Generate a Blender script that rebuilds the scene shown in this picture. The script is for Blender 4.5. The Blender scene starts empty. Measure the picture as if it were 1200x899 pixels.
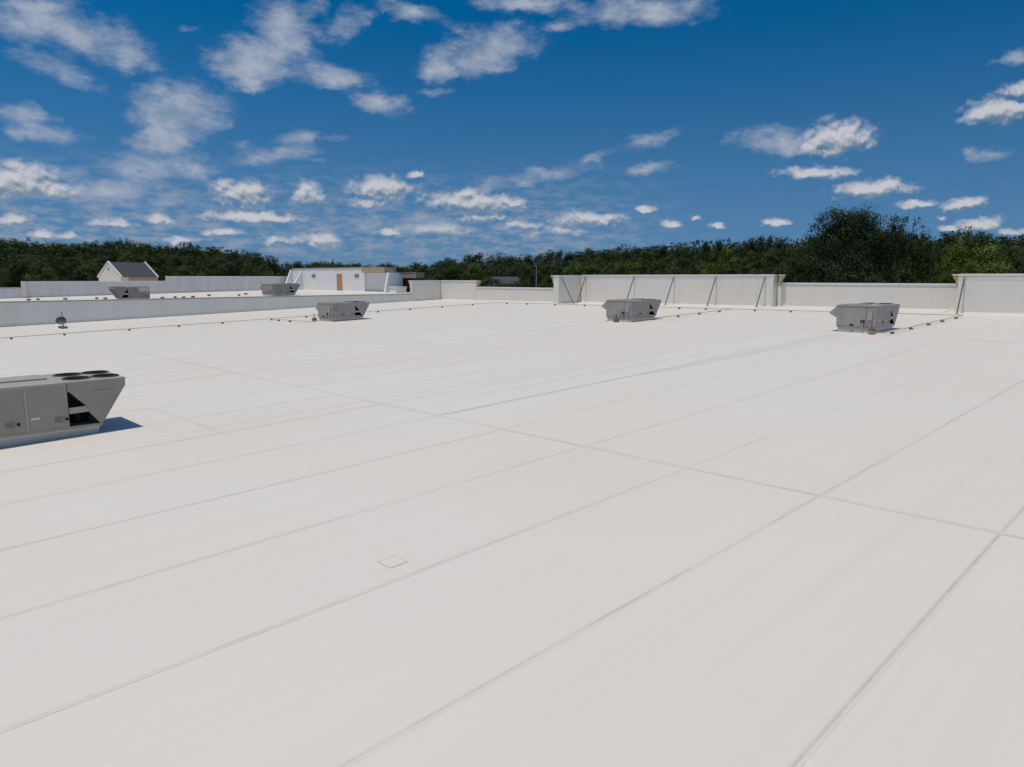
import bpy, math, random
from mathutils import Vector, Matrix
R = math.radians
C = bpy.context.scene.collection
SC = bpy.context.scene
random.seed(7)

# ------------------------------------------------------------------ camera, world, sun, exposure
CAMZ = 12.5                                   # camera height over the street; the roof is 4.66 m below it
F_PX, PITCH, YAW = 836.9, 0.1479, 0.79856     # calibrated on the seams of the roof (1200 px wide photograph)
cd = bpy.data.cameras.new('camera'); cam = bpy.data.objects.new('camera', cd); C.objects.link(cam)
cd.sensor_width = 36; cd.lens = 36 * F_PX / 1200; cd.clip_start = .1; cd.clip_end = 6000
cam.location = (0, 0, CAMZ); cam.rotation_euler = (math.pi / 2 - PITCH, 0, YAW)
SC.camera = cam
SC.view_settings.view_transform = 'Standard'; SC.view_settings.look = 'None'
SC.view_settings.exposure = 0.0; SC.view_settings.gamma = 1

SUN_DIR = Vector((-.04, -.245, 1)).normalized()   # direction towards the sun
sun = bpy.data.lights.new('sun', 'SUN'); sun.energy = 2.62; sun.angle = R(.53); sun.color = (1, .92, .79)
so = bpy.data.objects.new('sun', sun); C.objects.link(so); so.location = (0, 0, 80)
so.rotation_euler = (-SUN_DIR).to_track_quat('-Z', 'Y').to_euler()


def ray(x, y):
    """direction of a pixel of the 1200x899 photograph"""
    a = (x - 600) / F_PX; b = -(y - 449.5) / F_PX
    c, s = math.cos(PITCH), math.sin(PITCH)
    f = c + b * s; z = -s + b * c
    ca, sa = math.cos(YAW), math.sin(YAW)
    return Vector((a * ca - f * sa, f * ca + a * sa, z))


def azel(x, y):
    d = ray(x, y).normalized()
    return math.atan2(d.x, d.y) + YAW, math.asin(d.z)


class NT:
    """small helper to write node trees"""
    def __init__(s, nt): s.nt = nt; s.n = nt.nodes; s.l = nt.links

    def new(s, t, **kw):
        nd = s.n.new(t)
        for k, v in kw.items(): setattr(nd, k, v)
        return nd

    def put(s, sock, v):
        if isinstance(v, bpy.types.NodeSocket): s.l.new(v, sock)
        else: sock.default_value = v

    def m(s, op, a, b=0, c=None, clamp=False):
        nd = s.new('ShaderNodeMath', operation=op, use_clamp=clamp)
        s.put(nd.inputs[0], a); s.put(nd.inputs[1], b)
        if c is not None: s.put(nd.inputs[2], c)
        return nd.outputs[0]

    def mr(s, v, a, b, c=0., d=1., smooth=True):
        nd = s.new('ShaderNodeMapRange', interpolation_type='SMOOTHSTEP' if smooth else 'LINEAR')
        s.put(nd.inputs[0], v)
        for i, q in enumerate((a, b, c, d)): s.put(nd.inputs[1 + i], q)
        return nd.outputs[0]

    def mix(s, f, a, b, bt='MIX'):
        nd = s.new('ShaderNodeMix', data_type='RGBA', blend_type=bt)
        s.put(nd.inputs[0], f); s.put(nd.inputs[6], a); s.put(nd.inputs[7], b)
        return nd.outputs[2]

    def noise(s, vec, scale, detail=4, rough=.55, dist=0.):
        nd = s.new('ShaderNodeTexNoise')
        s.l.new(vec, nd.inputs['Vector']); nd.inputs['Scale'].default_value = scale
        nd.inputs['Detail'].default_value = detail; nd.inputs['Roughness'].default_value = rough
        nd.inputs['Distortion'].default_value = dist
        return nd.outputs[0]

    def mapping(s, vec, loc=(0, 0, 0), rot=(0, 0, 0), scale=(1, 1, 1), kind='POINT'):
        nd = s.new('ShaderNodeMapping', vector_type=kind)
        s.l.new(vec, nd.inputs[0])
        for i, q in enumerate((loc, rot, scale)): nd.inputs[1 + i].default_value = q
        return nd.outputs[0]


def c4(c): return (c[0], c[1], c[2], 1)


# clouds of the photograph: centre x, y, half width, half height, tilt in degrees, strength
WISPS = [(95, 40, 80, 28, 18, .95), (15, 30, 45, 20, 15, .8), (50, 8, 50, 18, 0, .8), (140, 62, 48, 22, 10, .9), (60, 75, 60, 16, 18, .55),
         (100, 95, 40, 14, 25, .4),
         (335, 35, 40, 34, 25, 1), (305, 72, 58, 26, 0, 1), (385, 90, 48, 14, 5, .95), (405, 30, 32, 18, -30, .7), (292, 98, 30, 10, 0, .8),
         (365, 12, 20, 14, 0, .7), (222, 32, 18, 6, 8, .45), (445, 120, 34, 14, 8, .8), (565, 60, 62, 27, -12, 1), (520, 85, 28, 14, 0, .9),
         (509, 107, 24, 6, 0, .75), (475, 12, 45, 11, 12, .75), (530, 32, 32, 10, 15, .5), (212, 128, 52, 30, 0, 1.1), (195, 165, 48, 22, -20, 1),
         (190, 195, 62, 16, 0, .9), (155, 185, 30, 14, 0, .7), (25, 135, 42, 13, 12, .85), (55, 158, 48, 13, 12, .7), (105, 165, 25, 10, 0, .4),
         (320, 180, 48, 11, -5, .85), (348, 163, 30, 10, -8, .75), (300, 172, 30, 7, 0, .5), (395, 163, 18, 5, 0, .4), (130, 225, 75, 15, 0, .8),
         (190, 236, 60, 10, 0, .6), (75, 205, 30, 16, 0, .6), (368, 188, 12, 4, 0, .5), (480, 262, 80, 12, 0, .6), (745, 12, 80, 18, 0, .95),
         (615, 5, 55, 11, 0, .9), (652, 30, 26, 9, -5, .8), (598, 56, 18, 15, 0, .8), (690, 22, 30, 10, 0, .6), (800, 8, 28, 10, 0, .7),
         (1188, 70, 22, 8, 0, .8), (1158, 180, 22, 8, 0, .85), (905, 164, 46, 15, 2, .95), (1012, 152, 24, 7, -5, .55), (965, 140, 18, 6, -25, .4),
         (755, 167, 40, 10, -14, .7), (622, 208, 70, 8, -9, .75), (690, 186, 40, 6, -14, .5), (765, 198, 28, 7, -8, .85), (590, 212, 25, 7, 0, .5)]
HEAPS = [(22, 213, 50, 24, 0, 1.1), (70, 225, 28, 12, 0, .9), (285, 228, 34, 17, 5, 1), (262, 220, 12, 10, 0, .8), (362, 228, 19, 17, 0, .85),
         (296, 255, 56, 8, 3, 1), (262, 272, 24, 5, 0, .9), (447, 222, 36, 16, 0, 1.05), (430, 238, 26, 8, 0, .8), (555, 238, 56, 14, 3, .95),
         (545, 228, 20, 8, 0, .8), (600, 240, 24, 9, 0, .8), (486, 205, 9, 5, 0, .9), (983, 164, 40, 21, -5, 1.15), (955, 175, 26, 10, 0, .9),
         (957, 203, 46, 8, 0, 1), (1022, 222, 46, 12, -3, 1.05), (1075, 240, 25, 6, 0, 1), (1130, 240, 26, 9, -6, 1), (1145, 264, 28, 10, -6, 1),
         (1115, 268, 14, 5, 0, .8), (1172, 130, 42, 17, -6, 1.1), (1192, 108, 20, 12, 0, .9), (756, 245, 12, 5, 0, 1), (910, 262, 16, 6, 0, 1),
         (690, 258, 46, 9, 0, .9), (716, 256, 18, 8, 0, .8), (840, 265, 11, 4, 0, .8), (785, 264, 16, 6, 0, .8), (815, 256, 6, 4, 0, .8),
         (15, 259, 28, 8, 0, .9), (47, 276, 22, 6, 0, .8), (80, 276, 17, 5, 0, .8), (185, 258, 20, 7, 0, .8), (215, 283, 24, 6, 0, .8),
         (130, 262, 40, 6, 0, .7), (372, 282, 32, 9, 0, .85), (455, 273, 18, 5, 0, .8), (520, 270, 40, 8, 0, .7), (610, 264, 30, 6, 0, .7),
         (650, 272, 50, 9, 0, .6), (570, 255, 40, 7, 0, .7), (330, 283, 30, 6, 0, .6), (1185, 272, 20, 5, 0, .7), (1105, 255, 8, 3, 0, .6)]


def cloud_group(name, blobs, gain):
    g = bpy.data.node_groups.new(name, 'ShaderNodeTree')
    g.interface.new_socket('v', in_out='INPUT', socket_type='NodeSocketVector')
    g.interface.new_socket('mask', in_out='OUTPUT', socket_type='NodeSocketFloat')
    t = NT(g); gi = t.new('NodeGroupInput'); go = t.new('NodeGroupOutput')
    acc = None
    for (x, y, rx, ry, tilt, st) in blobs:
        a, e = azel(x, y)
        a1, e1 = azel(x + 10, y); a2, e2 = azel(x, y - 10)
        sx = math.hypot(a1 - a, e1 - e) / 10; sy = math.hypot(a2 - a, e2 - e) / 10
        roll = math.atan2(e1 - e, a1 - a)
        v = t.mapping(gi.outputs[0], (a, e, 0), (0, 0, roll - R(tilt)), (rx * sx * gain, ry * sy * gain, 1), 'TEXTURE')
        ln = t.new('ShaderNodeVectorMath', operation='LENGTH'); t.l.new(v, ln.inputs[0])
        q = t.mr(ln.outputs['Value'], 1.0, 0.0, 0.0, st, smooth=True)
        acc = q if acc is None else t.m('SMOOTH_MAX', acc, q, .12)
    t.l.new(acc, go.inputs[0])
    return g


def make_world():
    w = bpy.data.worlds.new('World'); SC.world = w; w.use_nodes = True
    t = NT(w.node_tree); t.n.clear()
    out = t.new('ShaderNodeOutputWorld'); bg = t.new('ShaderNodeBackground')
    t.l.new(bg.outputs[0], out.inputs[0]); bg.inputs[1].default_value = .1
    sky = t.new('ShaderNodeTexSky', sky_type='NISHITA'); sky.sun_disc = False
    sky.sun_elevation = math.asin(SUN_DIR.z); sky.sun_rotation = math.atan2(SUN_DIR.x, SUN_DIR.y)
    sky.altitude = 2000; sky.air_density = 1.0; sky.dust_density = 0; sky.ozone_density = 6.0
    # deep clear-air blue all round: the same grade over the whole sky
    tg = t.new('ShaderNodeTexCoord'); lift = t.new('ShaderNodeVectorMath', operation='MULTIPLY_ADD'); t.l.new(tg.outputs['Generated'], lift.inputs[0])
    lift.inputs[1].default_value = (1, 1, 1.6); lift.inputs[2].default_value = (0, 0, .17)
    nrm = t.new('ShaderNodeVectorMath', operation='NORMALIZE'); t.l.new(lift.outputs[0], nrm.inputs[0]); t.l.new(nrm.outputs[0], sky.inputs[0])
    ga = t.new('ShaderNodeGamma'); ga.inputs[1].default_value = 1.4
    sc = t.new('ShaderNodeVectorMath', operation='SCALE'); sc.inputs['Scale'].default_value = .1; t.l.new(sky.outputs[0], sc.inputs[0]); t.l.new(sc.outputs[0], ga.inputs[0])
    hs = t.new('ShaderNodeHueSaturation'); hs.inputs['Saturation'].default_value = 1.2; hs.inputs['Hue'].default_value = .48
    hs.inputs['Value'].default_value = 16.
    t.l.new(ga.outputs[0], hs.inputs['Color'])
    # direction -> azimuth and elevation
    tc = t.new('ShaderNodeTexCoord'); sp = t.new('ShaderNodeSeparateXYZ'); t.l.new(tc.outputs['Generated'], sp.inputs[0])
    az0 = t.m('ARCTAN2', sp.outputs[0], sp.outputs[1])
    az = t.m('ADD', az0, YAW)
    az = t.m('SUBTRACT', t.m('MODULO', t.m('ADD', az, 3 * math.pi), 2 * math.pi), math.pi)
    el = t.m('ARCSINE', sp.outputs[2])
    cb = t.new('ShaderNodeCombineXYZ'); t.l.new(az, cb.inputs[0]); t.l.new(el, cb.inputs[1])
    v = cb.outputs[0]
    gW = cloud_group('cloud_wisps', WISPS, 1.8); gH = cloud_group('cloud_heaps', HEAPS, 1.8)

    def grp(g, vec):
        nd = t.new('ShaderNodeGroup'); nd.node_tree = g; t.l.new(vec, nd.inputs[0]); return nd.outputs[0]

    # domain-warped coordinates so that outlines are ragged
    nz = t.new('ShaderNodeTexNoise'); nz.inputs['Scale'].default_value = 26; nz.inputs['Detail'].default_value = 4; nz.inputs['Roughness'].default_value = .6
    t.l.new(t.mapping(v, scale=(1, 1.5, 1)), nz.inputs['Vector'])
    wv = t.new('ShaderNodeVectorMath', operation='MULTIPLY_ADD'); t.l.new(nz.outputs['Color'], wv.inputs[0])
    wv.inputs[1].default_value = (.05, .028, 0); wv.inputs[2].default_value = (-.025, -.014, 0)
    wa = t.new('ShaderNodeVectorMath', operation='ADD'); t.l.new(v, wa.inputs[0]); t.l.new(wv.outputs[0], wa.inputs[1]); vw = wa.outputs[0]
    nz2 = t.new('ShaderNodeTexNoise'); nz2.inputs['Scale'].default_value = 70; nz2.inputs['Detail'].default_value = 3; nz2.inputs['Roughness'].default_value = .6
    t.l.new(t.mapping(v, scale=(1, 1.3, 1)), nz2.inputs['Vector'])
    wv2 = t.new('ShaderNodeVectorMath', operation='MULTIPLY_ADD'); t.l.new(nz2.outputs['Color'], wv2.inputs[0])
    wv2.inputs[1].default_value = (.02, .012, 0); wv2.inputs[2].default_value = (-.01, -.006, 0)
    wa2 = t.new('ShaderNodeVectorMath', operation='ADD'); t.l.new(v, wa2.inputs[0]); t.l.new(wv2.outputs[0], wa2.inputs[1]); vh = wa2.outputs[0]

    # thin torn clouds
    mw = grp(gW, vw)
    f1 = t.noise(t.mapping(v, rot=(0, 0, .25), scale=(1, 1.7, 1)), 20, 6, .56, .15)
    f1b = t.noise(t.mapping(v, loc=(3, 1, 0), rot=(0, 0, .3), scale=(.8, 2.2, 1)), 75, 4, .6)
    dw = t.m('ADD', mw, t.m('MULTIPLY', t.m('SUBTRACT', f1, .5), 1.15))
    f1c = t.noise(t.mapping(v, loc=(1, 5, 0), rot=(0, 0, -.3), scale=(1, 1.6, 1)), 190, 2, .6)
    dw = t.m('ADD', dw, t.m('MULTIPLY', t.m('SUBTRACT', f1b, .5), .5))
    dw = t.m('ADD', dw, t.m('MULTIPLY', t.m('SUBTRACT', f1c, .5), .16))
    aw = t.m('MULTIPLY', t.m('MULTIPLY', t.mr(dw, .1, 1.1), .92), t.mr(mw, .07, .3))
    # heaped clouds
    f2 = t.noise(t.mapping(v, scale=(1, 1.25, 1)), 52, 6, .56, .1)
    def heap(vec, ns):
        g_ = grp(gH, vec)
        return t.m('ADD', g_, t.m('MULTIPLY', t.m('SUBTRACT', ns, .5), 1.3)), g_
    def after(vec, val):                        # evaluate one cloud set after the other (keeps the shader's stack small)
        c_ = t.new('ShaderNodeCombineXYZ'); t.l.new(val, c_.inputs[0]); k = t.new('ShaderNodeVectorMath', operation='MULTIPLY_ADD')
        t.l.new(c_.outputs[0], k.inputs[0]); k.inputs[1].default_value = (1e-7, 0, 0); t.l.new(vec, k.inputs[2]); return k.outputs[0]
    dh, mh = heap(after(vh, aw), f2)
    up = t.new('ShaderNodeVectorMath', operation='ADD'); t.l.new(vh, up.inputs[0]); up.inputs[1].default_value = (-.002, .0055, 0)
    up2 = t.new('ShaderNodeVectorMath', operation='ADD'); t.l.new(v, up2.inputs[0]); up2.inputs[1].default_value = (-.002, .0055, 0)
    dh2, _ = heap(after(up.outputs[0], dh), t.noise(t.mapping(up2.outputs[0], scale=(1, 1.25, 1)), 52, 6, .56, .1))
    soft = t.m('MULTIPLY', t.m('MAXIMUM', t.m('SUBTRACT', dh2, dh), 0), .55)
    ah = t.m('MULTIPLY', t.mr(t.m('SUBTRACT', dh, soft), .16, .92), t.m('MULTIPLY', t.mr(mh, .07, .26), .94))
    lit = t.mr(t.m('SUBTRACT', dh, dh2), -.20, .22, 0, 1, smooth=False)
    # faint far bank close to the horizon
    f3 = t.noise(t.mapping(v, scale=(1, 3.0, 1)), 34, 6, .62)
    band = t.m('MULTIPLY', t.mr(el, .0, .04), t.mr(el, .17, .05))
    side = t.mr(az, .28, .02, .06, 1)
    ab = t.m('MULTIPLY', t.m('MULTIPLY', t.mr(f3, .38, .68), band), t.m('MULTIPLY', side, .72))
    # the same weather goes on all round, outside the picture
    f4 = t.noise(tc.outputs['Generated'], 5, 5, .6, .2)
    away = t.m('MAXIMUM', t.mr(t.m('ABSOLUTE', az), .68, .85), t.mr(el, .40, .5))
    away = t.m('MULTIPLY', away, t.mr(el, .02, .1))
    ag = t.m('MULTIPLY', t.m('MULTIPLY', t.mr(f4, .5, .68), away), .8)
    K = 11.5
    wcol = c4((4.0, 4.45, 5.35)); bcol = c4((3.1, 3.45, 4.15))
    hz = t.m('POWER', t.mr(el, .34, -.03, 0, .98, smooth=False), 1.55)
    col = t.mix(hz, hs.outputs[0], c4((.128 * 10, .214 * 10, .318 * 10)))
    col = t.mix(ab, col, bcol)
    col = t.mix(ag, col, wcol)
    wsh = t.mix(t.mr(f1, .3, .7), c4((2.3, 3.0, 4.2)), wcol)
    col = t.mix(aw, col, wsh)
    hcol = t.mix(lit, c4((1.7, 2.45, 3.3)), c4((5.7, 5.7, 6.1)))
    col = t.mix(ah, col, hcol)
    t.l.new(col, bg.inputs[0])


make_world()
SC.world.cycles.sampling_method = 'NONE'
SC.cycles.max_bounces = 5; SC.cycles.diffuse_bounces = 3; SC.cycles.glossy_bounces = 2; SC.cycles.transmission_bounces = 2

# ------------------------------------------------------------------ geometry and object helpers
GX, GY = .00633, .028024
def roofz(x, y): return CAMZ - 4.66 + GX * x + GY * y
def roof2z(x, y): return CAMZ - 2.9 + .018 * (y - 28)
def on_roof(px, py):
    d = ray(px, py); t_ = -4.66 / (d.z - GX * d.x - GY * d.y)
    return Vector((d.x * t_, d.y * t_, CAMZ + d.z * t_))
def at_dist(px, D):
    d = ray(px, 325); k = D / math.hypot(d.x, d.y)
    return d.x * k, d.y * k


class MB:
    def __init__(s): s.v = []; s.f = []; s.uv = None; s.mi = []

    def add(s, vs, fs, mi=0):
        o = len(s.v); s.v += [tuple(p) for p in vs]; s.f += [tuple(i + o for i in f) for f in fs]; s.mi += [mi] * len(fs); return s

    def box(s, x0, x1, y0, y1, z0, z1, mi=0):
        return s.add([(x0, y0, z0), (x1, y0, z0), (x1, y1, z0), (x0, y1, z0), (x0, y0, z1), (x1, y0, z1), (x1, y1, z1), (x0, y1, z1)],
                     [(0, 3, 2, 1), (4, 5, 6, 7), (0, 1, 5, 4), (1, 2, 6, 5), (2, 3, 7, 6), (3, 0, 4, 7)], mi)

    def prism(s, poly, axis, a, b, mi=0):
        """poly of 2D points swept along axis ('x': points are (y,z); 'y': (x,z); 'z': (x,y))"""
        def P(p, t): return {'x': (t, p[0], p[1]), 'y': (p[0], t, p[1]), 'z': (p[0], p[1], t)}[axis]
        n = len(poly)
        vs = [P(p, a) for p in poly] + [P(p, b) for p in poly]
        fs = [tuple(range(n))[::-1], tuple(range(n, 2 * n))] + [(i, (i + 1) % n, n + (i + 1) % n, n + i) for i in range(n)]
        return s.add(vs, fs, mi)

    def tube(s, p0, p1, r0, r1=None, n=8, cap=True, mi=0):
        r1 = r0 if r1 is None else r1
        p0, p1 = Vector(p0), Vector(p1); d = (p1 - p0).normalized()
        u = d.orthogonal().normalized(); w = d.cross(u)
        vs = []
        for p, r in ((p0, r0), (p1, r1)):
            for i in range(n):
                a = 2 * math.pi * i / n; vs.append(p + u * (r * math.cos(a)) + w * (r * math.sin(a)))
        fs = [(i, (i + 1) % n, n + (i + 1) % n, n + i) for i in range(n)]
        if cap: fs += [tuple(range(n))[::-1], tuple(range(n, 2 * n))]
        return s.add(vs, fs, mi)

    def ring(s, c, ro, ri, z0, z1, n=20, mi=0):
        vs = []
        for r, z in ((ro, z0), (ro, z1), (ri, z1), (ri, z0)):
            for i in range(n):
                a = 2 * math.pi * i / n; vs.append((c[0] + r * math.cos(a), c[1] + r * math.sin(a), z))
        fs = []
        for k in range(4):
            k2 = (k + 1) % 4
            fs += [(k * n + i, k * n + (i + 1) % n, k2 * n + (i + 1) % n, k2 * n + i) for i in range(n)]
        return s.add(vs, fs, mi)

    def build(s, name, mat, parent=None, loc=(0, 0, 0), smooth=False, fix=True):
        me = bpy.data.meshes.new(name); me.from_pydata(s.v, [], s.f)
        for m_ in (mat if isinstance(mat, (list, tuple)) else [mat]): me.materials.append(m_)
        if any(s.mi): me.polygons.foreach_set('material_index', s.mi)
        if fix:
            import bmesh
            b = bmesh.new(); b.from_mesh(me); bmesh.ops.recalc_face_normals(b, faces=b.faces[:]); b.to_mesh(me); b.free()
        if smooth: me.polygons.foreach_set('use_smooth', [True] * len(me.polygons))
        o = bpy.data.objects.new(name, me); C.objects.link(o); o.location = loc
        if parent is not None: o.parent = parent
        return o


def tag(o, label=None, cat=None, group=None, kind=None):
    for k, v in (('label', label), ('category', cat), ('group', group), ('kind', kind)):
        if v: o[k] = v
    return o


def empty(name, loc, label, cat, group=None, rz=0):
    o = bpy.data.objects.new(name, None); C.objects.link(o); o.location = loc; o.rotation_euler = (0, 0, rz)
    o.empty_display_size = .2
    return tag(o, label, cat, group)


KIDS = {}
def kids(o): return [c for c in bpy.data.objects if c.parent == o]
def copy_tree(o, parent=None):
    c = o.copy(); C.objects.link(c); c.parent = parent
    for ch in kids(o): copy_tree(ch, c)
    return c


# ------------------------------------------------------------------ materials
def mat(name, col, rough=.6, var=.12, scale=6, stretch=(1, 1, 1), dirt=None, dirt_amt=0, metal=0, spec=.3, bump=0, dscale=1.2):
    m = bpy.data.materials.new(name); m.use_nodes = True
    t = NT(m.node_tree); p = t.n['Principled BSDF']
    g = t.new('ShaderNodeNewGeometry').outputs['Position']
    n1 = t.noise(t.mapping(g, scale=stretch), scale, 5, .6)
    f = t.mr(n1, .25, .75, 1 - var, 1 + var, smooth=False)
    cc = t.new('ShaderNodeVectorMath', operation='SCALE'); cc.inputs[0].default_value = col; t.l.new(f, cc.inputs['Scale'])
    colr = cc.outputs[0]
    if dirt:
        n2 = t.noise(t.mapping(g, loc=(5, 3, 1), scale=stretch), dscale, 6, .65, .3)
        colr = t.mix(t.m('MULTIPLY', t.mr(n2, .45, .75), dirt_amt), colr, c4(dirt))
    t.l.new(colr, p.inputs['Base Color']); p.inputs['Roughness'].default_value = rough
    p.inputs['Metallic'].default_value = metal; p.inputs['Specular IOR Level'].default_value = spec
    if bump:
        b = t.new('ShaderNodeBump'); b.inputs['Strength'].default_value = bump; b.inputs['Distance'].default_value = .02
        t.l.new(n1, b.inputs['Height']); t.l.new(b.outputs[0], p.inputs['Normal'])
    return m


def membrane_group():
    """white roofing membrane: weathered, with wash streaks that run down the slope, all in roof metres"""
    g = bpy.data.node_groups.new('membrane', 'ShaderNodeTree')
    g.interface.new_socket('color', in_out='OUTPUT', socket_type='NodeSocketColor')
    g.interface.new_socket('height', in_out='OUTPUT', socket_type='NodeSocketFloat')
    t = NT(g); go = t.new('NodeGroupOutput')
    pos = t.new('ShaderNodeNewGeometry').outputs['Position']
    sp = t.new('ShaderNodeSeparateXYZ'); t.l.new(pos, sp.inputs[0]); X, Y = sp.outputs[0], sp.outputs[1]
    flat = t.mapping(pos, scale=(1, 1, 0))
    big = t.noise(flat, .11, 4, .55)
    col = t.mix(t.mr(big, .35, .65), c4((.762, .702, .620)), c4((.775, .724, .65)))
    med = t.noise(flat, .9, 6, .65)
    col = t.mix(t.m('MULTIPLY', t.mr(med, .5, .75), .14), col, c4((.715, .645, .585)))
    fine = t.noise(flat, 7, 5, .7)
    col = t.mix(t.m('MULTIPLY', t.mr(fine, .52, .75), .10), col, c4((.66, .63, .60)))
    grit = t.noise(flat, 45, 3, .7)
    col = t.mix(t.m('MULTIPLY', t.mr(grit, .55, .75), .09), col, c4((.60, .57, .54)))
    lightspot = t.noise(t.mapping(flat, loc=(9, 4, 0)), 2.2, 5, .7)
    col = t.mix(t.m('MULTIPLY', t.mr(lightspot, .58, .72), .22), col, c4((.81, .77, .725)))
    fleck = t.noise(t.mapping(flat, loc=(2, 8, 0)), 5.5, 4, .72, .4)
    col = t.mix(t.m('MULTIPLY', t.mr(fleck, .6, .72), .3), col, c4((.84, .80, .755)))
    scuff = t.noise(t.mapping(flat, loc=(4, 1, 0)), 1.5, 7, .75, .6)
    col = t.mix(t.m('MULTIPLY', t.mr(scuff, .58, .74), .2), col, c4((.64, .575, .515)))
    # long faint streaks along the fall of the roof
    st = t.noise(t.mapping(flat, scale=(1.6, .035, 0)), 1, 5, .6, .2)
    col = t.mix(t.m('MULTIPLY', t.mr(st, .48, .72), .18), col, c4((.67, .615, .56)))
    st2 = t.noise(t.mapping(flat, loc=(7, 0, 0), scale=(3.4, .05, 0)), 1, 4, .6, .2)
    col = t.mix(t.m('MULTIPLY', t.mr(st2, .55, .72), .16), col, c4((.645, .59, .54)))
    wob = t.noise(t.mapping(flat, scale=(0, .12, 0)), 1, 4, .6)
    brk = t.noise(t.mapping(flat, scale=(1.2, .25, 0)), 1, 5, .7)

    def band(x0, slope, yref, amp, w, ya, yb, fa, fb):
        c = t.m('ADD', t.m('MULTIPLY', t.m('SUBTRACT', Y, yref), slope), x0)
        c = t.m('ADD', c, t.m('MULTIPLY', t.m('SUBTRACT', wob, .5), amp))
        d = t.m('ABSOLUTE', t.m('SUBTRACT', X, c))
        q = t.m('MULTIPLY', t.mr(d, w, 0), t.m('MULTIPLY', t.mr(Y, ya, ya + fa), t.mr(Y, yb, yb - fb)))
        return t.m('MULTIPLY', q, t.mr(brk, .3, .6, .45, 1))
    blue = c4((.62, .605, .585)); pale = c4((.755, .735, .70)); dark = c4((.43, .41, .40))
    # washed pale-blue patches where rain and condensate run off
    for a in ((-17.6, .0, 20, 1.5, 2.2, 8, 47, 10, 3), (-19.8, .0, 20, 1.5, 1.3, 14, 47, 6, 6), (-14.0, .0, 20, 1.5, 1.2, 20, 47, 8, 6), (-36.0, .0, 30, 2.0, 2.2, 14, 47, 10, 3),
              (-25.0, 0, 10, 2, 3, 4, 30, 6, 10)):
        col = t.mix(t.m('MULTIPLY', band(*a), .75), col, pale)
    for a in ((-36.2, .0, 46, .8, .35, 16, 47, 18, 1), (-35.3, .0, 46, .9, .16, 28, 46, 12, 4), (-16.4, -.03, 46, .6, .14, 28, 46.6, 6, 2),
              (-19.3, .01, 40, .8, .25, 14, 40, 6, 10), (-21.6, .01, 30, .8, .2, 4, 34, 6, 10)):
        col = t.mix(t.m('MULTIPLY', band(*a), .55), col, blue)
    for a, k in (((-17.72, .004, 14, .3, .2, 13, 46.5, 2, 2), .42), ((-17.35, .012, 24, .7, .16, 24, 46.5, 3, 1), .5), ((-18.1, -.01, 30, .8, .14, 26, 46.5, 5, 1), .35), ((-36.4, .0, 46, .7, .12, 30, 46.8, 8, 1), .5),
                 ((-16.9, .01, 30, .7, .08, 30, 45, 3, 2), .4)):
        col = t.mix(t.m('MULTIPLY', band(*a), k), col, dark)
    t.l.new(col, go.inputs[0]); t.l.new(t.m('ADD', t.m('MULTIPLY', med, .6), t.m('MULTIPLY', fine, .25)), go.inputs[1])
    return g


MEMB = membrane_group()


def membrane_mat(name, seam=False):
    m = bpy.data.materials.new(name); m.use_nodes = True
    t = NT(m.node_tree); p = t.n['Principled BSDF']
    gr = t.new('ShaderNodeGroup'); gr.node_tree = MEMB
    col = gr.outputs[0]
    if seam:                                    # dirt that gathers along the lap of two sheets
        uv = t.new('ShaderNodeUVMap'); s = t.new('ShaderNodeSeparateXYZ'); t.l.new(uv.outputs[0], s.inputs[0])
        d = t.m('ABSOLUTE', t.m('SUBTRACT', s.outputs[0], .5))
        pos = t.new('ShaderNodeNewGeometry').outputs['Position']
        n = t.noise(pos, 1.1, 5, .65); n2 = t.noise(pos, 9, 4, .6)
        oi = t.new('ShaderNodeObjectInfo'); vary = t.m('MULTIPLY', t.mr(oi.outputs['Random'], 0, 1, .65, 1.0, smooth=False), t.mr(t.noise(pos, .16, 3, .6), .35, .6, .35, 1))
        wide = t.m('MULTIPLY', t.mr(t.m('ADD', d, t.m('MULTIPLY', t.m('SUBTRACT', n2, .5), .16)), .46, .06), t.mr(n, .25, .7, .35, .8))
        core = t.m('MULTIPLY', t.mr(t.m('ADD', t.m('ABSOLUTE', t.m('SUBTRACT', s.outputs[0], .47)), t.m('MULTIPLY', t.m('SUBTRACT', n2, .5), .12)), .12, .02), t.mr(n, .3, .65, .1, .6))
        col = t.mix(t.m('MULTIPLY', wide, vary), col, c4((.58, .525, .47)))
        col = t.mix(t.m('MULTIPLY', core, vary), col, c4((.46, .405, .36)))
    t.l.new(col, p.inputs['Base Color']); p.inputs['Roughness'].default_value = .62; p.inputs['Specular IOR Level'].default_value = .25
    b = t.new('ShaderNodeBump'); b.inputs['Strength'].default_value = .25; b.inputs['Distance'].default_value = .02
    t.l.new(gr.outputs[1], b.inputs['Height']); t.l.new(b.outputs[0], p.inputs['Normal'])
    return m


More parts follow.
